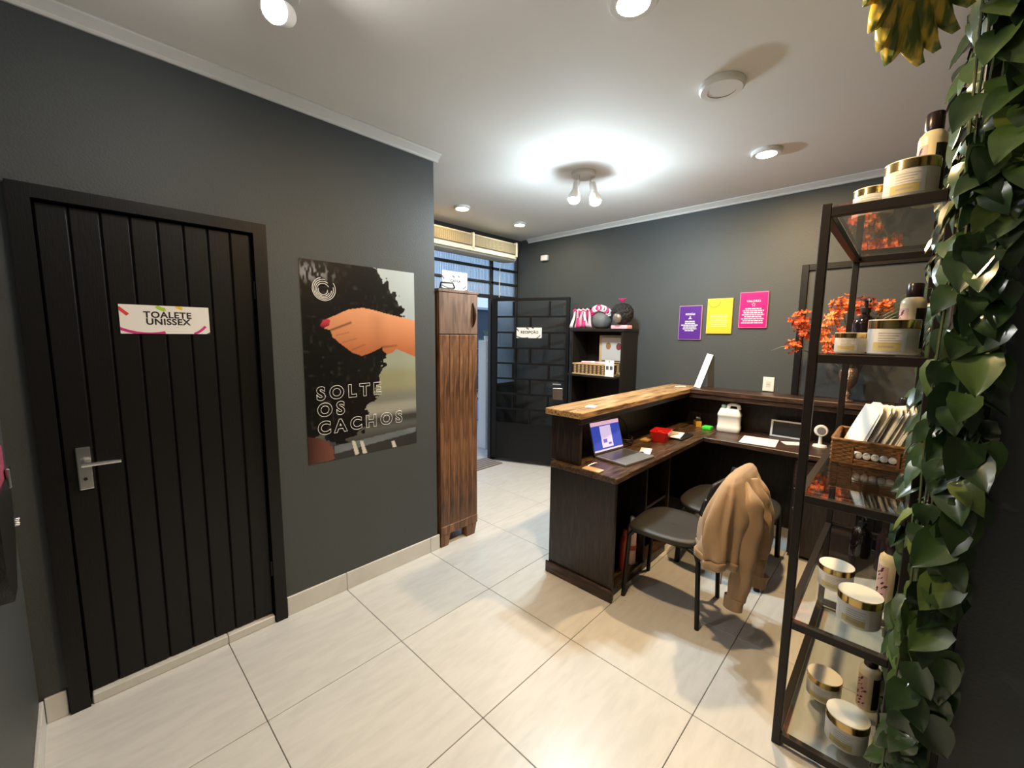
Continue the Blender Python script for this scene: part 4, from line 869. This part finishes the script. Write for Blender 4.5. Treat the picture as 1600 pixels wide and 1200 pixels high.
for k in range(3): fs += [(k*n_+i, k*n_+(i+1) % n_, (k+1)*n_+(i+1) % n_, (k+1)*n_+i) for i in range(n_)]
g = MB(); g._add([v for r_ in rg for v in r_], fs); g.build('body', M_WHITE, t, smooth=40); MB().box(-.10, .10, -.10, .10, .241, .25, b=.004).build('lid', M_WHITE, t)

# ------------------------------------------------------------------ steel and glass shelf unit
SX0, SX1, SY0, SY1 = 1.717, 2.82, -.062, .225; PW = .0135
su = thing('shelf_unit', 'dark steel shelf unit with glass shelves in front of the plant wall', 'shelf', ((SX0+SX1)/2, (SY0+SY1)/2, 0)); SUO = ((SX0+SX1)/2, (SY0+SY1)/2, 0)
for x_ in (SX0, SX1):
    for y_ in (SY0, SY1): MB(SUO).box(x_-PW, x_+PW, y_-PW, y_+PW, 0, 1.952, b=.002).build('post', M_BROWNM, su)
TZ = [.055, .512, .988, 1.475, 1.945]
for z_ in TZ:
    for x_ in (SX0, SX1): MB(SUO).box(x_-PW, x_+PW, SY0+PW, SY1-PW, z_-.035, z_-.006, b=.002).build('cross_bar', M_BROWNM, su)
    for y_ in (SY0, SY1): MB(SUO).box(SX0+PW, SX1-PW, y_-PW, y_+PW, z_-.035, z_-.006, b=.002).build('side_bar', M_BROWNM, su)
    MB(SUO).box(SX0-PW+.002, SX1+PW-.002, SY0+PW+.0005, SY1-PW-.0005, z_-.0055, z_-.0005).build('glass_shelf', M_GLASS, su)
# ------------------------------------------------------------------ jars and bottles
M_JAR = mat('white_jar_plastic', (.74, .72, .68), .28); M_LIDT = mat('cream_lid_top', (.82, .77, .64), .35); M_GOLD = mat('gold_band', (.60, .42, .16), .18, 1)
M_LAB = mat('grey_label_print', (.70, .69, .66), .45); M_OLIVE = mat('olive_gold_print', (.52, .43, .16), .4); M_LINE = mat('label_text_grey', (.34, .33, .30), .5)
def cyl_pt(r, a, z): return (r*math.cos(a), r*math.sin(a), z)
def cyl_patch(name, r, a0, a1, z0, z1, m, parent, n=10):
    b = MB(); b.grid(lambda u, v: cyl_pt(r, a0+(a1-a0)*u, z0+(z1-z0)*v), n, 2); return b.build(name, m, parent, smooth=60)
def make_jar(label, loc, r, h, rz=0):
    t = thing('cream_jar', label, 'jar', loc, rz, 'white cosmetic jars on the glass shelves'); lh = .022*h/.09+.002
    MB().lathe([(r*.93, 0), (r*.97, .003), (r*.985, h-lh-.001)], 32).build('body', M_JAR, t, smooth=40)
    MB().lathe([(r, h-lh), (r, h-.003)], 32, capb=True, capt=True).build('gold_band', M_GOLD, t, smooth=40)
    MB().lathe([(r*.995, h-.003), (r*.985, h), (r*.6, h+.0005), (.001, h+.0005)], 32).build('lid_top', M_LIDT, t, smooth=60)
    a = math.pi
    lb = cyl_patch('label', r*.990, a-.75, a+.55, .010, h-lh-.008, M_LAB, t)
    b = MB(); pr_ = random.Random(3)
    for k in range(5):
        z = h-lh-.016-k*.0065*h/.09
        b.grid(lambda u, v, z=z, k=k: cyl_pt(r*.993, a-.55+.9*u*(1-.12*(k % 3)), z+.0018*v), 8, 2)
    b.build('label_text', M_LINE, lb)
    cyl_patch('gold_panel', r*.992, a-.75, a+.35, .011, .030*h/.09, M_OLIVE, lb); cyl_patch('brand_line', r*.994, a-.5, a+.1, .016*h/.09, .021*h/.09, M_LINE, lb, 6)
    return t
VD = lambda p: math.atan2(-p[1], -p[0])
def place(px, py, tier, r): 
    p = at(px, py, z=TZ[tier]); d = Vector((p.x, p.y, 0)).normalized(); q = p+d*r; q.z = TZ[tier]+.0002; return q
JR, JH = .064, .108
j0 = make_jar('large white jar at the front of the top glass shelf', Vector((1.80, .035, TZ[4]+.0002)), JR, JH, 0)
dup(j0, Vector((1.96, .128, TZ[4]+.0002)), 0, 'smaller white jar behind the large one on the top glass shelf', scale=(.9, .9, .85))
dup(j0, Vector((1.815, .034, TZ[3]+.0002)), 0, 'large white jar at the front of the second shelf from the top')
dup(j0, Vector((1.86, .142, TZ[3]+.0002)), 0, 'small white jar left of the large one on the second shelf from the top', scale=(.70, .70, .62))
p = place(1338, 984, 1, JR); dup(j0, p, 0, 'large white jar at the front of the second shelf from the floor')
p = place(1303, 925, 1, JR*.9); dup(j0, p, 0, 'smaller white jar left of the large one on the second shelf from the floor', scale=(.92, .92, .85))
p = place(1318, 1176, 0, JR); dup(j0, p, 0, 'large white jar at the front of the bottom shelf')
p = place(1284, 1100, 0, JR*.9); dup(j0, p, 0, 'smaller white jar left of the large one on the bottom shelf', scale=(.92, .92, .85))
M_CREAMB = mat('cream_bottle_plastic', (.78, .68, .46), .3); M_PLUM = mat('dark_plum_cap', (.018, .010, .012), .25); M_LBL = mat('dark_label_green', (.02, .022, .018), .4)
M_ANIM = mat('pink_label', (.62, .40, .38), .5); M_PLUMP = mat('plum_pattern', (.07, .02, .03), .5)
def make_tall(label, loc, r, h, rz):
    t = thing('conditioner_bottle', label, 'bottle', loc, rz, 'cream bottles with dark caps on the glass shelves'); bh = h*.80
    MB().lathe([(r*.92, 0), (r, .005), (r, bh*.88), (r*.94, bh*.94), (r*.72, bh*.985), (r*.66, bh)], 28).build('body', M_CREAMB, t, smooth=40)
    MB().lathe([(r*.64, bh+.0003), (r*.66, bh+.003), (r*.66, h-.004), (r*.58, h), (.001, h+.0005)], 24).build('cap', M_PLUM, t, smooth=40)
    cyl_patch('dark_label', r*1.012, math.pi+.10, math.pi+1.5, bh*.08, bh*.80, M_LBL, t)
    lb = cyl_patch('pink_label', r*1.012, math.pi-1.5, math.pi-.45, bh*.08, bh*.80, M_ANIM, t)
    b = MB(); pr_ = random.Random(11)
    for k in range(16):
        a = math.pi-1.4+pr_.random()*.85; z = bh*(.1+.66*k/16); w_ = pr_.uniform(.08, .25)
        b.grid(lambda u, v, a=a, z=z, w_=w_: cyl_pt(r*1.018, a+w_*(u-.5)+.18*(v-.5), z+bh*.05*v), 3, 4)
    b.build('pattern', M_PLUMP, lb); return t
b0 = make_tall('cream bottle with dark cap behind the jars on the top glass shelf', Vector((1.90, -.004, TZ[4]+.0002)), .034, .275, .15)
dup(b0, Vector((2.0, -.006, TZ[3]+.0002)), .15, 'cream bottle with dark cap behind the large jar on the second shelf from the top', scale=(1, 1, .86))
dup(b0, Vector((2.52, -.02, TZ[2]+.0002)), .15, 'cream bottle with black cap behind the wicker basket')
p = place(1383, 958, 1, .033); dup(b0, p, .3, 'tall cream bottle beside the jars on the second shelf from the floor', scale=(1.05, 1.05, 1.0))
p = place(1352, 1112, 0, .033); dup(b0, p, .3, 'cream bottle behind the jars on the bottom shelf', scale=(1, 1, .82))
M_AMBER = mat('dark_amber_glass', (.010, .006, .006), .08, coat=.5)
def pump(label, loc, r=.036, h=.19):
    t = thing('pump_bottle', label, 'bottle', loc, R(200)); 
    MB().lathe([(r*.95, 0), (r, .006), (r, h*.52), (r*.75, h*.64), (r*.36, h*.70), (r*.36, h*.74)], 24).build('body', M_AMBER, t, smooth=40)
    c = MB(); c.lathe([(r*.42, h*.735), (r*.42, h*.82), (r*.16, h*.83), (r*.16, h*.94), (r*.34, h*.95), (r*.34, h)], 18); c.build('pump_collar', M_BLACK, t, smooth=40)
    MB().tube([(0, 0, h*.97), (r*.7, 0, h*.97), (r*1.05, 0, h*.935)], [.006, .005, .004], 8).build('nozzle', M_BLACK, t, smooth=40)
pump('dark pump bottle behind the small jar on the second shelf from the top', Vector((2.12, .125, TZ[3]+.0002)), .036, .20)
p = place(1342, 872, 1, .036); pump('dark glossy bottle at the back of the second shelf from the floor', p, .04, .20)
simple_bottle('serum_bottle', 'plum capped bottle behind the tall cream bottle, second shelf from the floor', Vector((2.36, -.015, TZ[1]+.0002)), .034, .20, M_PLUM, M_PLUM, .02, .05)
# ------------------------------------------------------------------ wicker basket with envelopes
M_WICK = mat('brown_wicker', (.19, .085, .025), .5, noise=.5, nscale=40)
BKX, BKY = 2.235, .052; BL, BW, BH = .33, .285, .095
bk = thing('wicker_basket', 'brown wicker basket full of white envelopes on the glass shelf', 'basket', (BKX+BL/2, BKY, TZ[2]+.0004))
MB().box(-BL/2+.006, BL/2-.006, -BW/2+.006, BW/2-.006, .0, .008).build('base', M_WICK, bk)
def loop_pts(z, ph, n=96):
    out = []; per = 2*(BL+BW)
    for k in range(n):
        s_ = per*k/n; wv = .0035*math.sin(2*math.pi*k/n*32+ph)
        fl = 1+.10*(z/BH)
        if s_ < BW: p = (-BL/2-wv, -BW/2+s_)
        elif s_ < BW+BL: p = (-BL/2+(s_-BW), BW/2+wv)
        elif s_ < 2*BW+BL: p = (BL/2+wv, BW/2-(s_-BW-BL))
        else: p = (BL/2-(s_-2*BW-BL), -BW/2-wv)
        out.append((p[0], p[1], z))
    return out
hole = lambda y, z: abs(y) < .066 and .030 < z < .062
for k in range(11):
    z = .006+k*.0086; pts = loop_pts(z, math.pi*(k % 2))
    cut = [i for i, p_ in enumerate(pts) if p_[0] < -BL/2+.02 and hole(p_[1], z)]
    if cut: pts = pts[max(cut)+1:]+pts[:min(cut)]; MB().tube(pts, .0052, 6).build('wicker_strand', M_WICK, bk, smooth=60)
    else: MB().tube(pts, .0052, 6, closed=True).build('wicker_strand', M_WICK, bk, smooth=60)
MB().tube(loop_pts(BH+.006, 0), .008, 8, closed=True).build('rim', M_WICK, bk, smooth=60)
for sy in (-1, 1): MB().tube([(-BL/2-.003, sy*.072, .01), (-BL/2-.006, sy*.072, .08)], .006, 6).build('handle_post', M_WICK, bk, smooth=60)
M_CLOTH = mat('white_towelling', (.74, .71, .67), .95, bump=.4, bscale=400)
for k in range(5):
    c = MB((BKX+.03, BKY-.054+.027*k, TZ[2]+.044)); c.lathe([(.001, -.04), (.013, -.036), (.0135, 0), (.013, .12), (.004, .125)], 14, Matrix.Translation((BKX+.04, BKY-.054+.027*k, TZ[2]+.044)) @ Matrix.Rotation(R(90), 4, 'Y'))
    tag(c.build('towel_roll', M_CLOTH, loc=(BKX+.03, BKY-.054+.027*k, TZ[2]+.044), smooth=60), 'small rolled white towel showing through the basket handle hole', 'towel', 'towel rolls in the wicker basket')
M_ENV = [mat('white_envelope', (.84, .81, .74), .75, noise=.05, nscale=12), mat('ivory_envelope', (.78, .71, .57), .75, noise=.05, nscale=12)]
er = random.Random(4); NE = 19
env = MB(); 
def env_pt(u, v):
    f = (2*u) % 1; x = (.5-f if u < .5 else f-.5)*.23; tt = .0058*(.6+.4*math.sin(math.pi*f)**.5)*(.35+.65*math.sin(math.pi*(.15+.80*v)))
    return (x, tt if u < .5 else -tt, .235*v)
env.grid(env_pt, 24, 8, closeu=True); env_me = env.mesh('envelope', smooth=50)
flp = MB(); flp._add([(-.115, .0, .234), (.115, .0, .234), (.03, -.006, .25), (-.05, -.006, .252)], [(0, 1, 2, 3)]); flp_me = flp.mesh('flap')
for k in range(NE):
    y = BKY-.105+.215*k/(NE-1)
    t = thing('envelope', 'white paper envelope standing in the row in the wicker basket', 'envelope', (BKX+.135, y, TZ[2]+.0095+er.uniform(0, .012)), 0, 'envelopes in the wicker basket')
    t.rotation_euler = (R(20+er.uniform(-2.5, 2.5)), R(er.uniform(-3, 3)), R(12+er.uniform(-4, 4)))
    e_ = bpy.data.objects.new('sheet', env_me); COL.objects.link(e_); e_.parent = t
    f_ = bpy.data.objects.new('flap', flp_me); COL.objects.link(f_); f_.parent = t
    if not env_me.materials: env_me.materials.append(M_ENV[0]); flp_me.materials.append(M_ENV[1])

# ------------------------------------------------------------------ flower vase on the counter ledge
vs_ = thing('flower_vase', 'silver mosaic vase of orange blossoms on the counter ledge', 'vase', (3.72, .275, LZ+.0005)); VO = Vector((3.72, .275, LZ))
M_SILV = mat('silver_mosaic', (.42, .30, .24), .22, .9, bump=.8, bscale=120)
MB().lathe([(.045, 0), (.048, .006), (.022, .018), (.018, .035), (.028, .05), (.020, .065), (.018, .085), (.035, .105), (.052, .14), (.058, .19), (.05, .23), (.046, .235)], 26).build('goblet', M_SILV, vs_, smooth=50)
M_OR = [mat('orange_petal', (.80, .16, .035), .6), mat('light_orange_petal', (.88, .28, .09), .6), mat('deep_orange_petal', (.62, .09, .02), .6)]
M_STEM = mat('flower_stem', (.10, .12, .05), .6)
fr_rng = random.Random(12)
for (px, py, xx, r_, n) in ((1250, 500, 3.60, .075, 46), (1262, 520, 3.62, .06, 30), (1238, 542, 3.60, .05, 22), (1278, 522, 3.66, .07, 30), (1303, 500, 3.66, .075, 38), (1316, 478, 3.68, .075, 36), (1318, 528, 3.66, .075, 38), (1300, 540, 3.62, .06, 26), (1342, 505, 3.72, .07, 30), (1350, 475, 3.72, .06, 24), (1384, 478, 3.74, .055, 22), (1340, 535, 3.7, .07, 26)):
    c = at(px, py, x=xx)-VO
    b = MB()
    for k in range(n):
        d = Vector((fr_rng.gauss(0, 1), fr_rng.gauss(0, 1), fr_rng.gauss(0, 1))).normalized()*r_*fr_rng.uniform(.45, 1.0); o = c+d; nrm = (d.normalized()+Vector((-.3, 0, .1))).normalized()
        a_ = nrm.orthogonal().normalized(); b_ = nrm.cross(a_); s_ = fr_rng.uniform(.016, .026)
        for q in range(4):
            th = q*math.pi/2+fr_rng.uniform(-.3, .3); u = a_*math.cos(th)+b_*math.sin(th); v = nrm.cross(u)
            b._add([o, o+u*s_*.6+v*s_*.42+nrm*s_*.25, o+u*s_*1.05+nrm*s_*.45, o+u*s_*.6-v*s_*.42+nrm*s_*.25], [(0, 1, 2, 3)])
    b.build('blossom_cluster', M_OR[fr_rng.choice((0, 0, 1, 2))], vs_)
    MB().tube([(0, 0, .2), (c.x*.4, c.y*.4, .2+(c.z-.2)*.6), tuple(c)], .004, 5).build('stem', M_STEM, vs_)
q = at(1205, 548, x=3.60)-VO; q2 = at(1238, 540, x=3.6)-VO
MB().tube([q2, (q+q2)/2+Vector((0, 0, .01)), q], [.005, .009, .001], 6, flat=.3).build('leaf', mat('pale_leaf', (.25, .28, .16), .5), vs_)

# ------------------------------------------------------------------ plant wall
PNX0, PNX1, PNY = 1.50, 3.30, -.078
tag(MB(((PNX0+PNX1)/2, -.12, 0)).box(PNX0, PNX1, YR+.001, PNY, 0.002, ZC-.002).build('plant_backing_board', mat('black_board', (.010, .009, .008), .6), loc=((PNX0+PNX1)/2, -.12, 0)), 'black upright board behind the artificial ivy on the right', 'board')
iv = thing('artificial_ivy', 'dense glossy green artificial ivy hanging at the right beside the shelves', 'plant', (PNX0, -.10, 0)); IO = Vector((PNX0, -.10, 0))
def leaf_mat(name, c, v):
    m, nt, b_ = nodes(name); L = nt.links; oi = nt.nodes.new('ShaderNodeObjectInfo'); tc = nt.nodes.new('ShaderNodeTexCoord'); n = nt.nodes.new('ShaderNodeTexNoise'); n.inputs['Scale'].default_value = 25
    L.new(tc.outputs['Object'], n.inputs['Vector']); mx = nt.nodes.new('ShaderNodeMix'); mx.data_type = 'RGBA'; mx.inputs[6].default_value = c4(c); mx.inputs[7].default_value = c4(v)
    ad = nt.nodes.new('ShaderNodeMath'); ad.operation = 'MULTIPLY'; L.new(n.outputs['Fac'], ad.inputs[0]); L.new(oi.outputs['Random'], ad.inputs[1]); L.new(ad.outputs[0], mx.inputs[0]); L.new(mx.outputs[2], b_.inputs['Base Color'])
    b_.inputs['Roughness'].default_value = .3; b_.inputs['Coat Weight'].default_value = .5; b_.inputs['Coat Roughness'].default_value = .2; return m
M_LEAF = [leaf_mat('ivy_leaf', (.022, .055, .014), (.085, .15, .04)), leaf_mat('dark_ivy_leaf', (.014, .036, .012), (.05, .10, .03)), leaf_mat('light_ivy_leaf', (.05, .10, .02), (.22, .25, .05))]
def leaf_shape(L_, W_, curl, fold, seed):
    rs = random.Random(seed); b = MB(); prof = [(0, .0), (.06, .55), (.18, .92), (.36, 1.0), (.56, .82), (.76, .5), (.92, .18), (1.0, .0)]
    rows = []
    for (t_, w_) in prof:
        y = t_*L_; z0 = -curl*L_*t_*t_; row = []
        for s_ in (-1, -.5, 0, .5, 1):
            x = s_*w_*W_/2; z = z0+fold*abs(s_)*w_*W_/2+rs.uniform(-.002, .002); yy = y-(.12*L_*abs(s_)*w_ if t_ < .25 else 0)
            row.append(b.bm.verts.new((x, yy, z)))
        rows.append(row)
    for A, B_ in zip(rows, rows[1:]):
        for k in range(4): b.bm.faces.new((A[k], A[k+1], B_[k+1], B_[k]))
    b.tube([(0, -.03, -.004), (0, 0, 0), (0, L_*.5, -curl*L_*.25-.0012)], [.0018, .0018, .001], 4)
    return b.mesh('leaf', smooth=60)
SH = [leaf_shape(.095, .075, .25, .25, 1), leaf_shape(.08, .066, .45, .15, 2), leaf_shape(.11, .08, .15, .35, 3), leaf_shape(.07, .055, .6, .3, 4)]
LM = []
for s_ in SH:
    for m in M_LEAF: c = s_.copy(); c.materials.clear(); c.materials.append(m); LM.append(c)
lr = random.Random(21)
def leaf_M(p, nrm, scale):
    down = Vector((lr.uniform(-.6, .6), lr.uniform(-.6, .6), -1)); n_ = nrm.normalized(); y = (down-n_*down.dot(n_)).normalized()
    y = (y+n_*lr.uniform(.05, .45)).normalized(); z = (n_-y*n_.dot(y)).normalized(); x = y.cross(z)
    M = Matrix((x*scale, y*scale, z*scale)).transposed().to_4x4(); M.translation = p; return M
def leaf_pick(): return lr.choice((0, 1, 2, 3))*3+lr.choice((0, 0, 0, 1, 1, 2))
for k in range(296):
    z = 2.60-2.5*((k+lr.random())/296)
    if k % 5 < 3:   # on the end of the board, turned to the room
        p = Vector((PNX0-lr.uniform(.0, .055), lr.uniform(-.155+.05*max(0, 1-z/1.3), -.088+.02*max(0, 1-z/1.3)), z)); nrm = Vector((-1, lr.uniform(-.5, .5), lr.uniform(-.1, .7)))
    else:
        p = Vector((lr.uniform(PNX0, PNX0+.42), PNY+lr.uniform(.0, .008), z)); nrm = Vector((lr.uniform(-1.0, .1), 1, lr.uniform(-.1, .5)))
    o = link('leaf', LM[leaf_pick()], None, iv); o.matrix_local = leaf_M(p-IO, nrm, lr.uniform(.72, 1.12))
st = bmesh.new()
for k in range(420):
    z = lr.uniform(.05, 2.62)
    if k % 3 == 0: p = Vector((PNX0-lr.uniform(-.005, .03), lr.uniform(-.15, -.07), z)); nrm = Vector((-1, lr.uniform(-.6, .6), lr.uniform(-.2, .5)))
    else: p = Vector((lr.uniform(PNX0+.05, PNX1), PNY+lr.uniform(0, .012), z)); nrm = Vector((lr.uniform(-.8, .3), 1, lr.uniform(-.2, .6)))
    me = SH[k % 4]; M = leaf_M(p-IO, nrm, lr.uniform(.6, .95)); off = len(st.verts); vs2 = [st.verts.new(M @ v.co) for v in me.vertices]
    for pl in me.polygons: st.faces.new([vs2[i] for i in pl.vertices])
sm = bpy.data.meshes.new('small_leaves'); st.to_mesh(sm); st.free()
for pl in sm.polygons: pl.use_smooth = True
link('small_leaves', sm, M_LEAF[1], iv)['kind'] = 'stuff'
for k in range(7):
    y = -.145+.014*k; MB(IO).tube([(PNX0-.012-.004*math.sin(j+k), y+.006*math.sin(j*1.7+k), 2.6-.26*j) for j in range(10)], .003, 5).build('vine_stem', M_STEM, iv, smooth=60)
# fern frond reaching over the second shelf
b = MB(IO); f0 = Vector((2.30, -.05, 1.69))
for k in range(7):
    a = f0+Vector((-.02*k, .008*k, -.020*k+.03)); e = a+Vector((-.05, .105, -.05)); m_ = (a+e)/2+Vector((0, 0, .012)); b.tube([a, m_, e], [.003, .008, .0008], 6, flat=.25)
b.build('frond', M_LEAF[2], iv, smooth=60)
# big variegated leaf hanging from above
mo = thing('monstera_leaf', 'large yellow and green split leaf hanging from the ceiling at the top right', 'leaf', (1.50, .06, 2.60)); MO = Vector((1.50, .06, 2.60))
mv, nt, bb = nodes('variegated_leaf'); tc = nt.nodes.new('ShaderNodeTexCoord'); mp = nt.nodes.new('ShaderNodeMapping'); mp.inputs['Scale'].default_value = (26, 26, 4); n = nt.nodes.new('ShaderNodeTexNoise'); n.inputs['Scale'].default_value = 1.6; n.inputs['Detail'].default_value = 2
cr = nt.nodes.new('ShaderNodeValToRGB'); e = cr.color_ramp.elements; e[0].position = .46; e[0].color = (.15, .20, .04, 1); e[1].position = .58; e[1].color = (.80, .55, .08, 1)
nt.links.new(tc.outputs['Object'], mp.inputs[0]); nt.links.new(mp.outputs[0], n.inputs[0]); nt.links.new(n.outputs['Fac'], cr.inputs[0]); nt.links.new(cr.outputs[0], bb.inputs['Base Color']); bb.inputs['Roughness'].default_value = .3
rt = Vector((.68, -.73, 0)); dn = Vector((.03, .03, -1)).normalized(); nm = rt.cross(dn)
MB(MO).tube([MO+Vector((0, 0, .078)), MO+Vector((-.01, .01, .03)), MO, MO+dn*.20+nm*.02, MO+dn*.34+nm*-.01], [.004, .005, .004, .003, .001], 6).build('midrib', mat('rib_green', (.25, .28, .06), .4), mo, smooth=60)
for sgn in (-1, 1):
    for k in range(6):
        t0 = .02+.045*k; ln = (.11, .145, .165, .155, .13, .10)[k]; ang = R(20+9*k)
        b = MB(MO)
        def lobe(u, v, t0=t0, ln=ln, ang=ang, sgn=sgn, k=k):
            w_ = .050*math.sin(math.pi*min(1, .30+.68*u))**.8
            base = MO+dn*t0; d = (rt*sgn*math.cos(ang)+dn*math.sin(ang))
            c = base+d*ln*u+dn*.05*u*u+nm*(.006*math.sin(u*2.5+k)-.02*u*u+.0015*k); s_ = (dn*math.cos(ang)-rt*sgn*math.sin(ang))
            return c+s_*(v-.5)*2*w_*(.95 if u < .98 else .3)+nm*.010*math.cos(v*6.28)
        b.grid(lobe, 10, 5); o = b.build('leaf_lobe', mv, mo, smooth=60); md = o.modifiers.new('thick', 'SOLIDIFY'); md.thickness = .0012
# bag on the left wall
bg = thing('hanging_bag', 'black bag with pink cloth and chrome clasp on the left wall at the photo edge', 'bag', (XL+.001, 1.79, .79))
MB().prism([(-.17, .10), (-.10, .0), (-.02, .0), (.08, .10), (.12, .21), (.13, .30), (-.17, .30)], 0, .035, Matrix(((0, 0, 1, 0), (1, 0, 0, 0), (0, 1, 0, 0), (0, 0, 0, 1)))).build('bag_body', mat('black_leather', (.014, .014, .013), .4, bump=.2, bscale=200), bg, smooth=60)
MB().box(.004, .030, -.15, .12, .285, .40, b=.012, seg=3).build('pink_cloth', mat('dusty_pink_cloth', (.28, .05, .09), .8), bg, smooth=60)
MB().box(.033, .042, .07, .11, .27, .33, b=.003).build('clasp', M_CHROME, bg)
MB().tube([(.02, -.12, .38), (.015, -.02, .60), (.02, .10, .38)], .006, 6).build('strap', M_BLACK, bg, smooth=60)
t = MB().tube([(.006, -.02, .605), (.03, -.02, .6)], .006, 8).build('hook', M_CHROME, bg)
for dy in (.455, .475):
    for dz in (.04, .055): MB().lathe([(.001, 0), (.005, .001), (.005, .012), (.001, .016)], 10, Matrix.Translation((.002, dy, dz)) @ Matrix.Rotation(R(90), 4, 'Y')).build('wall_stud', M_CHROME, bg, smooth=60)
